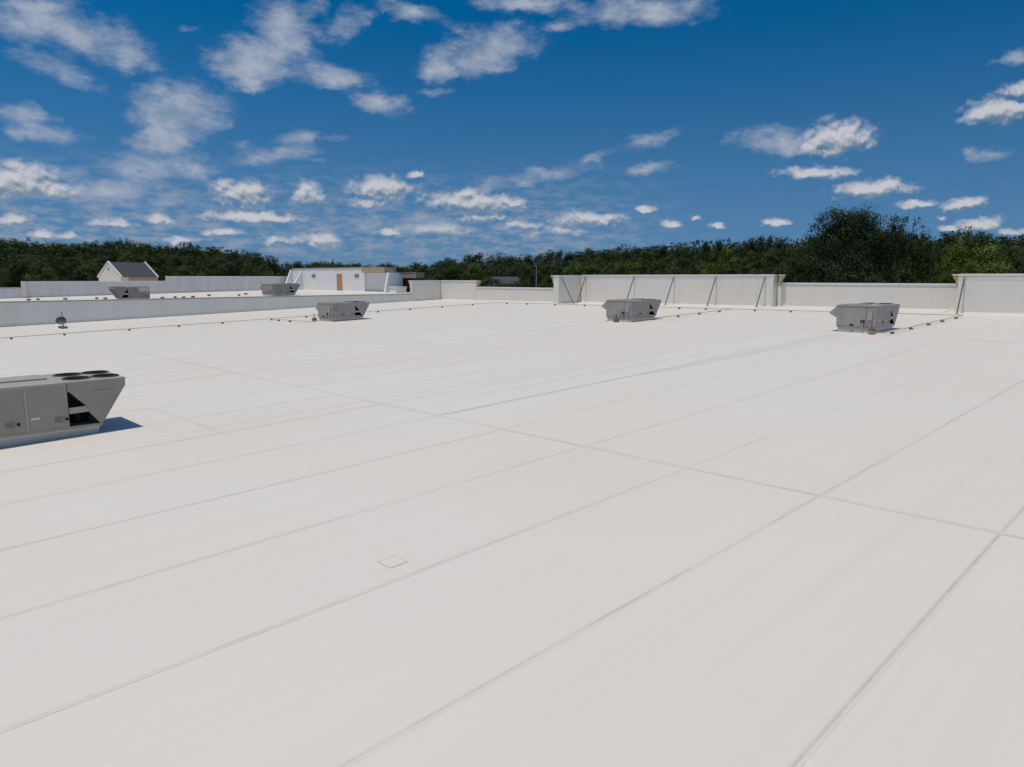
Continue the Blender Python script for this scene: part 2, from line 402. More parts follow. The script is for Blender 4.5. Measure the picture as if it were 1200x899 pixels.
M = dict(
    sheet=membrane_mat('white_membrane'), seam=membrane_mat('membrane_seam', True),
    wall=mat('wall_membrane', (.83, .775, .69), .65, .03, .6, (1, 1, .15), (.74, .68, .60), .35, bump=.1),
    wall_left=mat('old_wall_membrane', (.80, .79, .71), .65, .05, .6, (1, 1, .15), (.66, .66, .59), .4, bump=.1),
    wall_blue=mat('grey_wall_membrane', (.74, .71, .69), .65, .06, .7, (1, 1, .2), (.5, .49, .49), .45),
    coping=mat('white_coping', (.80, .76, .70), .45, .05, 1.5, dirt=(.6, .57, .52), dirt_amt=.3),
    coping_brown=mat('weathered_coping', (.42, .38, .34), .55, .15, 1.5),
    tan=mat('tan_stucco', (.48, .36, .24), .8, .1, 3), brick=mat('red_brick_wall', (.22, .075, .045), .85, .2, 4),
    paint=mat('grey_tan_paint', (.39, .34, .28), .5, .07, 2.2, (1, 1, .35), (.30, .255, .205), .5),
    paint_grey=mat('grey_unit_paint', (.385, .36, .33), .5, .1, 2.2, (1, 1, .35), (.26, .235, .21), .55),
    paint_light=mat('light_grey_paint', (.45, .40, .345), .45, .06, 2.5),
    paint_dark=mat('weathered_brown_paint', (.30, .265, .25), .5, .1, 2.5, dirt=(.2, .17, .15), dirt_amt=.4),
    rim=mat('fan_rim', (.10, .085, .075), .5, .2, 5), galv=mat('galvanised_metal', (.52, .52, .51), .4, .12, 9, metal=.35),
    lap=mat('dirty_lap', (.69, .635, .57), .7, .12, 20), curb=mat('curb_flashing', (.50, .48, .45), .6, .08, 3, dirt=(.45, .44, .42), dirt_amt=.35),
    black=mat('black_metal', (.018, .018, .02), .55, .3, 8), coil=mat('dark_coil', (.035, .037, .04), .5, .3, 30, (1, 1, .2)),
    steel=mat('brace_steel', (.13, .135, .14), .5, .2, 6), label=mat('white_label', (.8, .8, .8), .4, .03, 5),
    vent=mat('vent_grille', (.27, .27, .26), .5, .2, 25), gas=mat('yellow_gas_pipe', (.56, .42, .27), .55, .2, 1.2, dirt=(.36, .22, .14), dirt_amt=.6),
    block=mat('dark_rubber_block', (.20, .175, .15), .8, .3, 6), rust=mat('rusty_block', (.25, .14, .08), .8, .3, 6),
    dish=mat('grey_dish', (.085, .087, .09), .5, .1, 5), door=mat('brown_door', (.50, .25, .13), .55, .08, 3),
    shingle=mat('grey_shingle', (.085, .085, .095), .85, .25, 5), cream=mat('cream_stucco', (.82, .74, .62), .8, .06, 2),
    white=mat('white_stucco', (.83, .81, .78), .7, .04, .8, (1, 1, .3), (.7, .68, .65), .3),
    trunk=mat('bark', (.07, .05, .035), .9, .3, 5), asphalt=mat('asphalt', (.055, .055, .058), .9, .2, .5),
    glass=mat('dark_glass', (.02, .024, .03), .1, .1, 2, spec=.6), tyre=mat('tyre_rubber', (.02, .02, .02), .85, .1, 5),
    car_blue=mat('blue_car_paint', (.05, .06, .16), .25, .05, 2, spec=.5), car_brown=mat('dark_car_paint', (.10, .085, .08), .25, .05, 2, spec=.5),
    car_white=mat('white_car_paint', (.75, .75, .76), .25, .03, 2, spec=.5), grass=mat('grass', (.06, .085, .025), .95, .35, .15),
)


# ------------------------------------------------------------------ the ground
def sstep(a, b, x):
    t_ = min(1, max(0, (x - a) / (b - a))); return t_ * t_ * (3 - 2 * t_)
def groundz(x, y):
    d = math.hypot(x, y)
    return 7 * sstep(110, 260, d) + 2.4 * sstep(-150, -185, x) * (1 - sstep(90, 170, y)) * sstep(120, 200, d)


def make_ground():
    b = MB(); xs = [-3000, -1500, -800, -500] + list(range(-420, 181, 20)) + [300, 600, 1500, 3000]
    ys = [-3000, -1000, -300] + list(range(-100, 461, 20)) + [600, 900, 1600, 3000]
    n = len(xs)
    b.add([(x, y, groundz(x, y)) for y in ys for x in xs], [(j * n + i, j * n + i + 1, (j + 1) * n + i + 1, (j + 1) * n + i) for j in range(len(ys) - 1) for i in range(n - 1)])
    tag(b.build('ground', M['grass'], smooth=True), kind='structure')
    for name, pxs, d0, d1 in (('parking_lot', (-14, 30), 186, 215), ('parking_lot', (596, 668), 240, 300)):
        b = MB(); k = 7
        vs = []
        for i in range(k):
            for d in (d0, (d0 + d1) / 2, d1):
                x, y = at_dist(pxs[0] + (pxs[1] - pxs[0]) * i / (k - 1), d); vs.append((x, y, groundz(x, y) + .06))
        b.add(vs, [(i * 3 + j, i * 3 + 3 + j, i * 3 + 4 + j, i * 3 + 1 + j) for i in range(k - 1) for j in range(2)])
        tag(b.build(name, M['asphalt']), kind='structure')


make_ground()

# ------------------------------------------------------------------ the roof and its sheets
SW = 3.05; SX0 = -14.72                               # sheet width, and one seam
XL, XR, YN = -84.45, 22.6, -14.
def roof_end(x):                                       # where the roof meets the far parapet
    if x < -59.4: return 67.3
    if x < -33.3: return 68.95
    if x < -16.7: return 69.75
    return 66.95


def make_roof():
    b = MB()
    x0, x1, y0, y1 = XL - .1, XR + .1, YN - .1, 69.9
    top = [(x0, y0), (x1, y0), (x1, y1), (x0, y1)]
    b.add([(x, y, roofz(x, y) - .02) for x, y in top] + [(x, y, roofz(x, y) - .6) for x, y in top],
          [(0, 1, 2, 3), (7, 6, 5, 4), (0, 4, 5, 1), (1, 5, 6, 2), (2, 6, 7, 3), (3, 7, 4, 0)])
    rf = tag(b.build('roof', M['sheet']), kind='structure')
    b = MB().box(x0 + .3, x1 - .3, y0 + .3, y1 - .3, .0, 4.5)
    tag(b.build('roof_support_walls', M['cream'], rf))
    kmin = math.ceil((XL - SX0) / SW); kmax = math.floor((XR - SX0) / SW)
    xs = [XL] + [SX0 + k * SW for k in range(kmin, kmax + 1)] + [XR]
    seams = []                                          # (x0,y0,x1,y1,width)
    for i in range(len(xs) - 1):
        a, c = xs[i], xs[i + 1]; mid = (a + c) / 2
        cuts = [YN]
        if -27 < mid < -20.8: cuts += [8.3]
        elif mid > -54.5: cuts += [13.99]
        else: cuts += [21.5 + (i % 3) * 4]
        if mid > -54.5 and -27 < mid < -20.8: cuts += [13.99]
        if -12 < mid < -5: cuts += [45.6]
        elif i % 4 == 1 and mid < -30: cuts += [47 + i % 5]
        e = roof_end(mid) + .0
        cuts += [e]
        for j in range(len(cuts) - 1):
            p, q = cuts[j], cuts[j + 1]; dz = .0 if (i + j) % 2 else .0015
            g = .0012
            b = MB()
            nseg = max(1, int((q - p) / 6))
            vs = []
            for s_ in range(nseg + 1):
                y = p + g + (q - p - 2 * g) * s_ / nseg
                for x in (a + g, c - g): vs.append((x, y, roofz(x, y) + dz))
            for s_ in (0, nseg):
                y = vs[2 * s_][1]
            b.add(vs, [(2 * k, 2 * k + 1, 2 * k + 3, 2 * k + 2) for k in range(nseg)])
            lo = [(x, y, z - .015) for x, y, z in (vs[0], vs[1], vs[-1], vs[-2])]
            o = len(b.v); b.add([vs[0], vs[1], vs[-1], vs[-2]] + lo, [(0, 4, 5, 1), (1, 5, 6, 2), (2, 6, 7, 3), (3, 7, 4, 0)])
            b.build('membrane_sheet', M['sheet'], rf, fix=False)
            if j: seams.append((a, p, c, p, .13))
        if i: seams.append((a, YN, a, min(roof_end(a - 1), roof_end(a + 1)), .115))
    # join the cross seams that continue from sheet to sheet
    merged = []
    for sgm in seams:
        if merged and sgm[1] == sgm[3] and sgm[0] != sgm[2]:
            hit = [m_ for m_ in merged if m_[1] == m_[3] == sgm[1] and abs(m_[2] - sgm[0]) < .01]
            if hit: hit[0][2] = sgm[2]; continue
        merged.append(list(sgm))
    for (x0, y0, x1, y1, w) in merged:
        d = Vector((x1 - x0, y1 - y0)); L = d.length; d.normalize(); n = Vector((-d.y, d.x))
        k = max(1, int(L / 5)); vs = []; uv = []
        up = .0032 if abs(d.x) < .5 else .0048
        for i in range(k + 1):
            s_ = L * i / k
            wob = .012 * math.sin(s_ * .7 + x0) + .008 * math.sin(s_ * 1.9 + y0 + x0)
            for sd in (-1, 1):
                x = x0 + d.x * s_ + n.x * (sd * w / 2 + wob); y = y0 + d.y * s_ + n.y * (sd * w / 2 + wob)
                vs.append((x, y, roofz(x, y) + up)); uv.append(((sd + 1) / 2, s_))
        b = MB().add(vs, [(2 * i, 2 * i + 1, 2 * i + 3, 2 * i + 2) for i in range(k)])
        o = b.build('seam_strip', M['seam'], rf, fix=True)
        ul = o.data.uv_layers.new(name='UVMap')
        for lp in o.data.loops: ul.data[lp.index].uv = uv[lp.vertex_index]
        if o.data.polygons[0].normal.z < 0: o.data.flip_normals()
    # the small square patch in the foreground
    for (x, y, sx, sy) in ((-9.2, 6.27, .17, .15),):
        b = MB(); c = [(x - sx, y - sy), (x + sx, y - sy), (x + sx, y + sy), (x - sx, y + sy)]
        b.add([(u, v, roofz(u, v) + .004) for u, v in c] + [(u, v, roofz(u, v) + .0065) for u, v in c],
              [(4, 5, 6, 7), (0, 1, 5, 4), (1, 2, 6, 5), (2, 3, 7, 6), (3, 0, 4, 7)])
        pt = b.build('membrane_patch', M['sheet'], rf)
        w = .022
        for (u0, u1, v0, v1) in ((x - sx - w, x + sx + w, y - sy - w, y - sy + .002), (x - sx - w, x + sx + w, y + sy - .002, y + sy + w), (x - sx - w, x - sx + .002, y - sy, y + sy), (x + sx - .002, x + sx + w, y - sy, y + sy)):
            c = [(u0, v0), (u1, v0), (u1, v1), (u0, v1)]
            MB().add([(u, v, roofz(u, v) + .0085) for u, v in c], [(0, 1, 2, 3)]).build('patch_edge', M['lap'], pt)
    return rf


ROOF = make_roof()


def make_roof2():
    b = MB(); x0, x1, y0, y1 = -125, -84.95, -2, 64
    top = [(x0, y0), (x1, y0), (x1, y1), (x0, y1)]
    b.add([(x, y, roof2z(x, y)) for x, y in top] + [(x, y, .0) for x, y in top],
          [(0, 1, 2, 3), (7, 6, 5, 4), (0, 4, 5, 1), (1, 5, 6, 2), (2, 6, 7, 3), (3, 7, 4, 0)])
    rf = tag(b.build('neighbouring_roof', M['sheet']), kind='structure')
    # low raised walkway pads and blocks lying on it


make_roof2()
b = MB().box(-185, -125.5, 2, 64, 0, CAMZ - 2.75)  # unseen white roof slab, added to bounce light onto the gabled building
tag(b.build('unseen_bounce_roof', M['sheet']), kind='structure')


# ------------------------------------------------------------------ parapet walls
def wall(name, p0, p1, zt, base, thick, side, label, mw, mc, panel=3.05, cap_h=.09, over=.05, lip=None, cat='parapet wall', group=None):
    """wall from p0 to p1 (plan); its roof face is on the line, the body on `side` (+1 left of the direction)"""
    p0, p1 = Vector(p0), Vector(p1); d = (p1 - p0); L = d.length; d.normalize(); n = Vector((-d.y, d.x)) * side
    root = empty(name, (p0.x, p0.y, base(p0.x, p0.y)), label, cat, group)
    def W(s, t_, z): q = p0 + d * s + n * t_; return (q.x - p0.x, q.y - p0.y, z - root.location.z)
    k = max(1, round(L / panel))
    for i in range(k):
        a, c = L * i / k, L * (i + 1) / k; g = .0025
        if i: a += g
        if i < k - 1: c -= g
        z0 = [min(base(*(p0 + d * s).to_2d()), base(*(p0 + d * s + n * thick).to_2d())) - .15 for s in (a, c)]
        off = .0015 * ((i * 7) % 3)
        vs = [W(a, off, z0[0]), W(c, off, z0[1]), W(c, thick, z0[1]), W(a, thick, z0[0]), W(a, off, zt), W(c, off, zt), W(c, thick, zt), W(a, thick, zt)]
        MB().add(vs, [(0, 3, 2, 1), (4, 5, 6, 7), (0, 1, 5, 4), (1, 2, 6, 5), (2, 3, 7, 6), (3, 0, 4, 7)]).build('wall_panel', mw, root)
    # coping in lengths
    kc = max(1, round(L / 4.2))
    for i in range(kc):
        a, c = L * i / kc, L * (i + 1) / kc
        if i: a += .004
        if i < kc - 1: c -= .004
        vs = [W(a, -over, zt + .002), W(c, -over, zt + .002), W(c, thick + over, zt + .002), W(a, thick + over, zt + .002),
              W(a, -over, zt + cap_h), W(c, -over, zt + cap_h), W(c, thick + over, zt + cap_h + .02), W(a, thick + over, zt + cap_h + .02)]
        vs2 = [W(a, -over, zt - .06), W(c, -over, zt - .06), W(c, -over + .02, zt - .06), W(a, -over + .02, zt - .06),
               W(a, -over, zt + .002), W(c, -over, zt + .002), W(c, -over + .02, zt + .002), W(a, -over + .02, zt + .002)]
        fs = [(0, 3, 2, 1), (4, 5, 6, 7), (0, 1, 5, 4), (1, 2, 6, 5), (2, 3, 7, 6), (3, 0, 4, 7)]
        MB().add(vs, fs).add(vs2, fs[:1] + fs[2:]).build('coping', mc, root)
    # membrane flashing at the foot
    vs = []
    kk = max(1, round(L / 4))
    b = MB()
    for i in range(kk + 1):
        s = L * i / kk
        q = p0 + d * s; qb = q - n * .14
        vs += [W(s, -.012, base(q.x, q.y) + .2), W(s, -.016, base(q.x, q.y) + .05), W(s, -.14, base(qb.x, qb.y) + .012)]
    b.add(vs, [(3 * i + j, 3 * i + 3 + j, 3 * i + 4 + j, 3 * i + 1 + j) for i in range(kk) for j in range(2)])
    b.build('base_flashing', mw, root)
    if lip:                                               # thin membrane fascia band under the coping
        vs = [W(0, -.015, zt - lip), W(L, -.015, zt - lip), W(L, -.003, zt - lip), W(0, -.003, zt - lip), W(0, -.015, zt - .065), W(L, -.015, zt - .065), W(L, -.003, zt - .065), W(0, -.003, zt - .065)]
        MB().add(vs, [(0, 3, 2, 1), (4, 5, 6, 7), (0, 1, 5, 4), (1, 2, 6, 5), (2, 3, 7, 6), (3, 0, 4, 7)]).build('fascia_band', mw, root)
    return root


Z = lambda rel: CAMZ + rel
gp = 'parapet walls round the white roof'
w_left = wall('parapet_wall', (-84.6, -4), (-84.6, 62.15), Z(-2.42), roofz, .35, 1, 'long low grey parapet wall along the left edge of the white roof', M['wall_left'], M['coping_brown'], group=gp, over=.03, cap_h=.06)
w_cor = wall('parapet_wall', (-84.6, 62.16), (-84.6, 67.5), Z(-.58), roofz, .35, 1, 'short tall shaded wall at the far left corner of the roof', M['wall'], M['coping'], group=gp)
w_cor2 = wall('parapet_wall', (-84.58, 67.52), (-76.6, 67.52), Z(-.58), roofz, .4, 1, 'short tall sunlit wall at the far left corner, beside the low wall', M['wall'], M['coping'], group=gp)
w_low = wall('parapet_wall', (-76.58, 67.55), (-59.5, 67.55), Z(-1.46), roofz, .35, 1, 'low white wall between the far corner and the tall braced wall', M['wall'], M['coping'], group=gp)
w_pier = wall('parapet_wall', (-59.45, 65.0), (-58.62, 65.0), Z(.12), roofz, 1.2, 1, 'narrow wall end with tan cornice side left of the braced walls', M['wall'], M['coping'], group=gp)
w_jog = wall('parapet_wall', (-58.6, 65.03), (-58.6, 69.05), Z(.115), roofz, .4, 1, 'shaded return wall with a steel brace beside the tall braced wall', M['wall'], M['coping'], group=gp)
w_tall = wall('parapet_wall', (-58.58, 69.07), (-33.45, 69.07), Z(.16), roofz, .4, 1, 'tall white parapet wall held by four leaning braces', M['wall'], M['coping'], group=gp, lip=.3)
w_ret = wall('parapet_wall', (-33.43, 69.05), (-33.43, 69.9), Z(.16), roofz, .4, 1, 'narrow return at the right end of the tall braced wall', M['wall'], M['coping'], group=gp)
w_low2 = wall('parapet_wall', (-33.4, 69.92), (-16.5, 69.92), Z(-.66), roofz, .35, 1, 'low white wall in the gap between two tall walls, dark trees behind', M['wall'], M['coping'], group=gp)
w_right = wall('parapet_wall', (-16.75, 67.1), (22.5, 67.1), Z(.16), roofz, .45, 1, 'tall white wall with one brace at the right edge', M['wall'], M['coping'], group=gp, lip=.35)

# cornice ends of the street front showing past the tall walls
def cornice_end(parent, x, y, sgn, z):
    l = parent.location
    b = MB().prism([(0, 0), (.42 * sgn, 0), (.42 * sgn, -.16), (.3 * sgn, -.3), (.22 * sgn, -.36), (.16 * sgn, -.75), (0, -1.05)], 'y', 0, .5)
    b.build('cornice_end', [M['tan']], parent, (x - l.x, y - l.y, z - l.z))
    MB().box(min(0, .47 * sgn), max(0, .47 * sgn), -.04, .55, .002, .1).build('cornice_cap', M['coping'], parent, (x - l.x, y - l.y, z - l.z))
cornice_end(w_pier, -59.46, 65.02, -1, Z(.1)); cornice_end(w_ret, -33.02, 69.3, 1, Z(.14))
cornice_end(w_right, -16.77, 67.2, -1, Z(.14)); cornice_end(w_cor2, -76.58, 67.56, 1, Z(-.6)); cornice_end(w_cor, -84.95, 62.2, -1, Z(-.6))


def brace(top, foot, label):
    top, foot = Vector(top), Vector(foot)
    root = empty('wall_brace', foot, label, 'brace', 'steel braces holding the tall walls')
    MB().tube((0, 0, .03), top - foot, .055, n=6).build('brace_rod', M['steel'], root)
    MB().box(-.14, .14, -.14, .14, -.0, .03).build('foot_plate', M['galv'], root)
    t_ = top - foot
    MB().box(t_.x - .08, t_.x + .08, t_.y - .1, t_.y + .1, t_.z - .16, t_.z + .02).build('top_bracket', M['galv'], root)
for x, lb in ((-57.75, 'steel brace in the shaded corner where the return meets the tall wall'), (-50.4, 'leaning steel brace behind the middle rooftop unit'),
              (-45.0, 'leaning steel brace on the tall wall just right of the middle rooftop unit'), (-39.8, 'leaning steel brace halfway along the right part of the tall wall'), (-34.3, 'leaning steel brace at the right end of the tall wall')):
    brace((x, 68.95, Z(0)), (x, 67.45, roofz(x, 67.45) + .01), lb)
brace((-58.48, 65.35, Z(-.05)), (-56.5, 65.35, roofz(-56.5, 65.35) + .01), 'leaning steel brace on the short shaded return wall')
brace((-16.3, 66.98, Z(.02)), (-16.3, 65.75, roofz(-16.3, 65.75) + .01), 'leaning steel brace on the tall wall at the right edge')


# ------------------------------------------------------------------ rooftop units
def make_rtu(label):
    """packaged rooftop unit; long +x face at x=0, condenser overhangs towards +y"""
    root = empty('rooftop_unit', (0, 0, 0), label, 'rooftop unit', 'rooftop air conditioning units')
    W, T = 2.35, 1.65
    P = lambda b, n, m, par=root, **k: b.build(n, M[m], par, **k)
    P(MB().box(-W + .1, -.1, .06, 3.24, -.15, .24), 'curb', 'curb')
    P(MB().box(-W + .07, -.07, .03, 3.27, .205, .245), 'curb_cap', 'galv')
    P(MB().box(-W + .02, -.02, 0.02, 3.33, .25, .335), 'base_rail', 'paint')
    # inner carcass, so that gaps between the panels read dark
    P(MB().box(-W + .03, -.03, .03, 2.46, .33, T - .03), 'inner_frame', 'coil')
    # long face panels
    def panel(y0, y1, x0, x1, z0=.345, z1=T - .06, name='access_panel', m='paint'):
        return P(MB().box(x0, x1, y0, y1, z0, z1), name, m)
    for xa, xb, s in ((-.035, 0, 1), (-W, -W + .035, -1)):
        q1 = panel(.02, 1.39, xa, xb); q2 = panel(1.47, 2.46, xa, xb)
        P(MB().box(xa + .004 * s, xb + .01 * s, 1.395, 1.465, .345, T - .06), 'corner_post', 'paint_light')
        if s > 0:
            for q, ys in ((q1, (.35, .92)), (q2, (1.62, 2.1))):
                y0, y1 = ys
                b = MB()
                b.box(0, .012, y0 - .2, y0 + .35, 1.12, 1.14); b.box(0, .012, y0 - .2, y0 + .35, 1.02, 1.04)
                if q is q1: b.build('handle_recess', M['paint_light'], q)
                MB().box(0, .008, y0 - .1, y0 + .12, .72 - .06 * (q is q2), .77 - .06 * (q is q2)).build('name_plate', M['label'], q)
                b = MB()
                for k in range(5): b.box(0, .014, y1, y1 + .2, .5 + k * .036, .524 + k * .036)
                b.build('vent_cover', M['vent'], q)
                MB().tube((.0, y1 + .3, .58), (.03, y1 + .3, .58), .045, n=12).build('plug', M['black'], q)
    # short end face towards -y
    e1 = P(MB().box(-W + .01, -W * .62, -.0, .03, .345, T - .06), 'end_panel', 'paint')
    e2 = P(MB().box(-W * .62 + .08, -.62, -.0, .03, .345, T - .06), 'end_panel', 'paint')
    e3 = P(MB().box(-.6, -.01, -.0, .03, .345, T - .06), 'end_panel', 'paint')
    P(MB().box(-W * .62 + .005, -W * .62 + .075, -.012, .02, .345, T - .06), 'corner_post', 'paint_light')
    MB().box(-.5, -.22, -.12, -.002, .75, 1.25).build('disconnect_box', M['paint_light'], e3)
    MB().tube((-.36, -.06, .75), (-.36, -.06, .02), .03).tube((-.36, -.06, .02), (-.36, .06, .02), .03).build('conduit', M['galv'], e3)
    MB().tube((-.78, -.05, .62), (-.78, -.05, .12), .035).tube((-.78, -.05, .62), (-.78, .02, .62), .035).build('gas_stub', M['gas'], e2)
    MB().box(-.9, -.66, -.05, -.001, .55, .72).build('gas_inlet_hood', M['black'], e2)
    MB().box(-W * .62 - .06, -W * .62 + .14, -.06, -.013, .36, .46).build('drain_box', M['black'], e1)
    # top
    top = P(MB().box(-W - .03, .03, -.03, 2.47, T - .058, T), 'top_panel', 'paint_light')
    MB().box(-W + .2, -1.05, .1, 2.2, T, T + .045).build('raised_lid', M['paint_light'], top)
    # condenser section: cut-out side panels, slanted coil, deck with four fans
    A = [(2.48, T), (4.03, T), (4.03, 1.43), (3.34, .34), (3.27, .34), (2.98, .72), (2.93, .90), (2.52, 1.36), (2.48, 1.36)]
    Bp = [(2.48, .89), (2.92, .90), (2.975, .725), (2.48, .71)]
    for x0, x1, s in ((-.035, -.001, 1), (-W + .001, -W + .035, -1)):
        sp = P(MB().prism(A, 'x', x0, x1), 'condenser_side', 'paint')
        P(MB().prism(Bp, 'x', x0 + .004, x1 - .004), 'cross_bar', 'paint_light')
        if s > 0:
            MB().box(0, .02, 3.1, 3.58, 1.30, 1.325).build('handle_lip', M['paint_light'], sp)
    P(MB().prism([(3.98, 1.42), (4.02, 1.42), (3.33, .36), (3.29, .36)], 'x', -W + .04, -.04), 'coil', 'coil')
    P(MB().prism([(2.52, 1.30), (2.60, 1.30), (3.05, .82), (2.97, .82)], 'x', -W + .04, -.3), 'coil', 'coil')
    P(MB().box(-W + .04, -.04, 4.0, 4.03, 1.43, T - .03), 'end_rail', 'paint')
    P(MB().box(-W + .1, -.25, 2.465, 2.5, .34, T - .03), 'bulkhead', 'coil')
    P(MB().prism([(2.51, .34), (3.25, .34), (3.9, 1.4), (3.9, T - .04), (2.51, T - .04)], 'x', -1.25, -1.2), 'divider', 'coil')
    for cx in (-.62, -1.6): P(MB().tube((cx, 2.8, .34), (cx, 2.8, .62), .13, n=12), 'compressor', 'black')
    deck = P(MB().box(-W - .01, .01, 2.475, 4.05, T - .03, T + .004), 'fan_deck', 'paint_light')
    for x in (-.66, -1.72):
        for y in (2.88, 3.66):
            f = P(MB().ring((x, y), .38, .335, T + .004, T + .035, 24), 'fan', 'rim')
            b = MB().tube((x, y, T + .006), (x, y, T + .012), .335, n=24); b.build('fan_well', M['black'], f)
            b = MB()
            for k in range(4):
                a = k * math.pi / 2 + x
                c, s = math.cos(a), math.sin(a)
                pts = [(x + c * .06 - s * .04, y + s * .06 + c * .04, T + .015), (x + c * .31 - s * .12, y + s * .31 + c * .12, T + .035), (x + c * .32 + s * .07, y + s * .32 - c * .07, T + .018), (x + c * .06 + s * .04, y + s * .06 - c * .04, T + .014)]
                b.add(pts, [(0, 1, 2, 3)])
            b.tube((x, y, T + .012), (x, y, T + .03), .08, n=12)
            b.build('fan_blades', M['black'], f, fix=False)
            b = MB()
            for r in (.12, .22, .3): b.ring((x, y), r + .004, r - .004, T + .036, T + .042, 20)
            b.tube((x - .335, y, T + .039), (x + .335, y, T + .039), .005, n=4); b.tube((x, y - .335, T + .039), (x, y + .335, T + .039), .005, n=4)
            b.build('fan_guard', M['black'], f)
    # economiser hood on the far side
    P(MB().prism([(-W, T - .04), (-W - .5, T - .52), (-W - .46, T - .58), (-W, T - .85)], 'y', .08, 1.35), 'intake_hood', 'paint')
    return root


proto = make_rtu('large tan grey rooftop unit at the left edge, four dark fans on top')
proto.location = (-23.72, 2.57, roofz(-23.72, 4.2) + .02)
def recolour(o, m_from, m_to):
    for c in kids(o):
        if c.type == 'MESH' and c.data.materials and c.data.materials[0] == m_from:
            c.data = c.data.copy(); c.data.materials[0] = m_to
        recolour(c, m_from, m_to)
for (x, y, rz, sx, zf, lb) in ((-58.7, 34.1, 0, 1.1, roofz, 'grey rooftop unit near the left parapet wall, in front of the white stair building'),
                              (-34.3, 46.75, 0, 1.1, roofz, 'grey rooftop unit in front of the tall braced wall, pointed hood on its left'),
                              (-15.9, 46.8, 0, 1.03, roofz, 'grey rooftop unit on the right, in front of the low wall and dark trees'),
                              (-97.4, 30.1, math.pi, .9, roof2z, 'brown rooftop unit behind the left parapet, overhanging end on its left'),
                              (-93.5, 45.4, 0, 1.5, roof2z, 'brownish rooftop unit behind the left parapet, left of the white stair building')):
    u = copy_tree(proto); u.location = (x, y, zf(x, y + 1.6) + .02); u.rotation_euler = (0, 0, rz); u.scale = (sx, 1, 1 if zf is roofz else .98); u['label'] = lb
    recolour(u, M['paint'], M['paint_dark'] if zf is roof2z else M['paint_grey'])


# ------------------------------------------------------------------ gas pipes on blocks
def pipe(pts, label):
    P = [Vector((x, y, roofz(x, y) + .16)) for x, y in pts]
    root = empty('gas_pipe', P[0], label, 'gas pipe', 'gas pipes laid over the roof')
    for a, c in zip(P[:-1], P[1:]):
        L = (c - a).length; k = max(1, round(L / 6.4))
        for i in range(k):
            MB().tube(a + (c - a) * (i / k) - P[0], a + (c - a) * ((i + 1) / k) - P[0], .028, n=8).build('pipe_length', M['gas'], root)
            if i: 
                q = a + (c - a) * (i / k) - P[0]; dd = (c - a).normalized()
                MB().tube(q - dd * .06, q + dd * .06, .04, n=8).build('coupling', M['gas'], root)
    for q in P[1:-1]: MB().add(*_ball(q - P[0], .055)).build('elbow', M['gas'], root)
def _ball(c, r):
    vs = [c + Vector(v) * r for v in ((1, 0, 0), (-1, 0, 0), (0, 1, 0), (0, -1, 0), (0, 0, 1), (0, 0, -1), (.6, .6, .6), (-.6, .6, .6), (.6, -.6, .6), (-.6, -.6, .6))]
    return vs, [(0, 2, 6), (2, 4, 6), (4, 0, 6), (1, 7, 2), (2, 7, 4), (4, 7, 1), (0, 8, 4), (4, 8, 3), (3, 8, 0), (1, 4, 9), (4, 3, 9), (3, 1, 9), (0, 5, 2), (2, 5, 1), (1, 5, 3), (3, 5, 0)]
pipe([(-66.8, -4), (-66.8, 62.2), (-15.05, 62.2), (-15.05, 45.9), (-16.3, 45.9)], 'long thin rusty yellow gas pipe that runs along both far parapets')
pipe([(-66.75, 31.85), (-59.4, 31.85), (-59.4, 33.9)], 'short rusty gas pipe branch ending at the unit near the left parapet')
pipe([(-34.0, 62.15), (-34.0, 45.9), (-34.9, 45.9)], 'rusty yellow gas pipe branch beside the middle rooftop unit')
blk = MB().box(-.11, .11, -.07, .07, 0, .11).build('pipe_block', M['block'])
spots = []
def run(x0, y0, x1, y1, st, jit=.6):
    L = math.hypot(x1 - x0, y1 - y0); k = int(L / st)
    for i in range(k + 1):
        s = min(L, i * st + random.uniform(-jit, jit)); s = max(.2, s)
        spots.append((x0 + (x1 - x0) * s / L, y0 + (y1 - y0) * s / L, abs(y1 - y0) > abs(x1 - x0)))
run(-66.8, 2, -66.8, 60, 4.3); run(-65, 62.2, -17, 62.2, 4.1); run(-15.05, 60.8, -15.05, 47, 3.4, .2); run(-34.0, 60, -34.0, 47, 3.6, .2); run(-65, 31.85, -61, 31.85, 2.4, .2)
PB = dict(label='small dark support block under a gas pipe on the white roof', cat='pipe block', group='dark blocks carrying the gas pipes')
for i, (x, y, along) in enumerate(spots):
    o = blk if i == 0 else blk.copy()
    if i: C.objects.link(o)
    tag(o, **PB); o.location = (x, y, roofz(x, y) + .012); o.rotation_euler = (0, 0, R(90 if not along else 0) + random.uniform(-.1, .1))
def stand(x, y, label):
    root = empty('pipe_stand', (x, y, roofz(x, y) + .012), label, 'pipe stand', 'dark stands at the corners of the units')
    MB().box(-.17, .17, -.17, .17, 0, .3).build('stand_block', M['block'], root)
    MB().box(-.13, .13, -.03, .03, .3, .36).build('clamp', M['rust'], root)
    MB().tube((-.1, 0, .36), (-.1, 0, .75), .025).tube((.1, 0, .36), (.1, 0, .75), .025).build('riser', M['gas'], root)
stand(-15.95, 46.3, 'black pipe stand at the front corner of the right rooftop unit')
stand(-35.4, 46.2, 'black pipe stand in front of the middle rooftop unit')
stand(-60.9, 33.5, 'black pipe stand at the left corner of the unit near the left parapet')


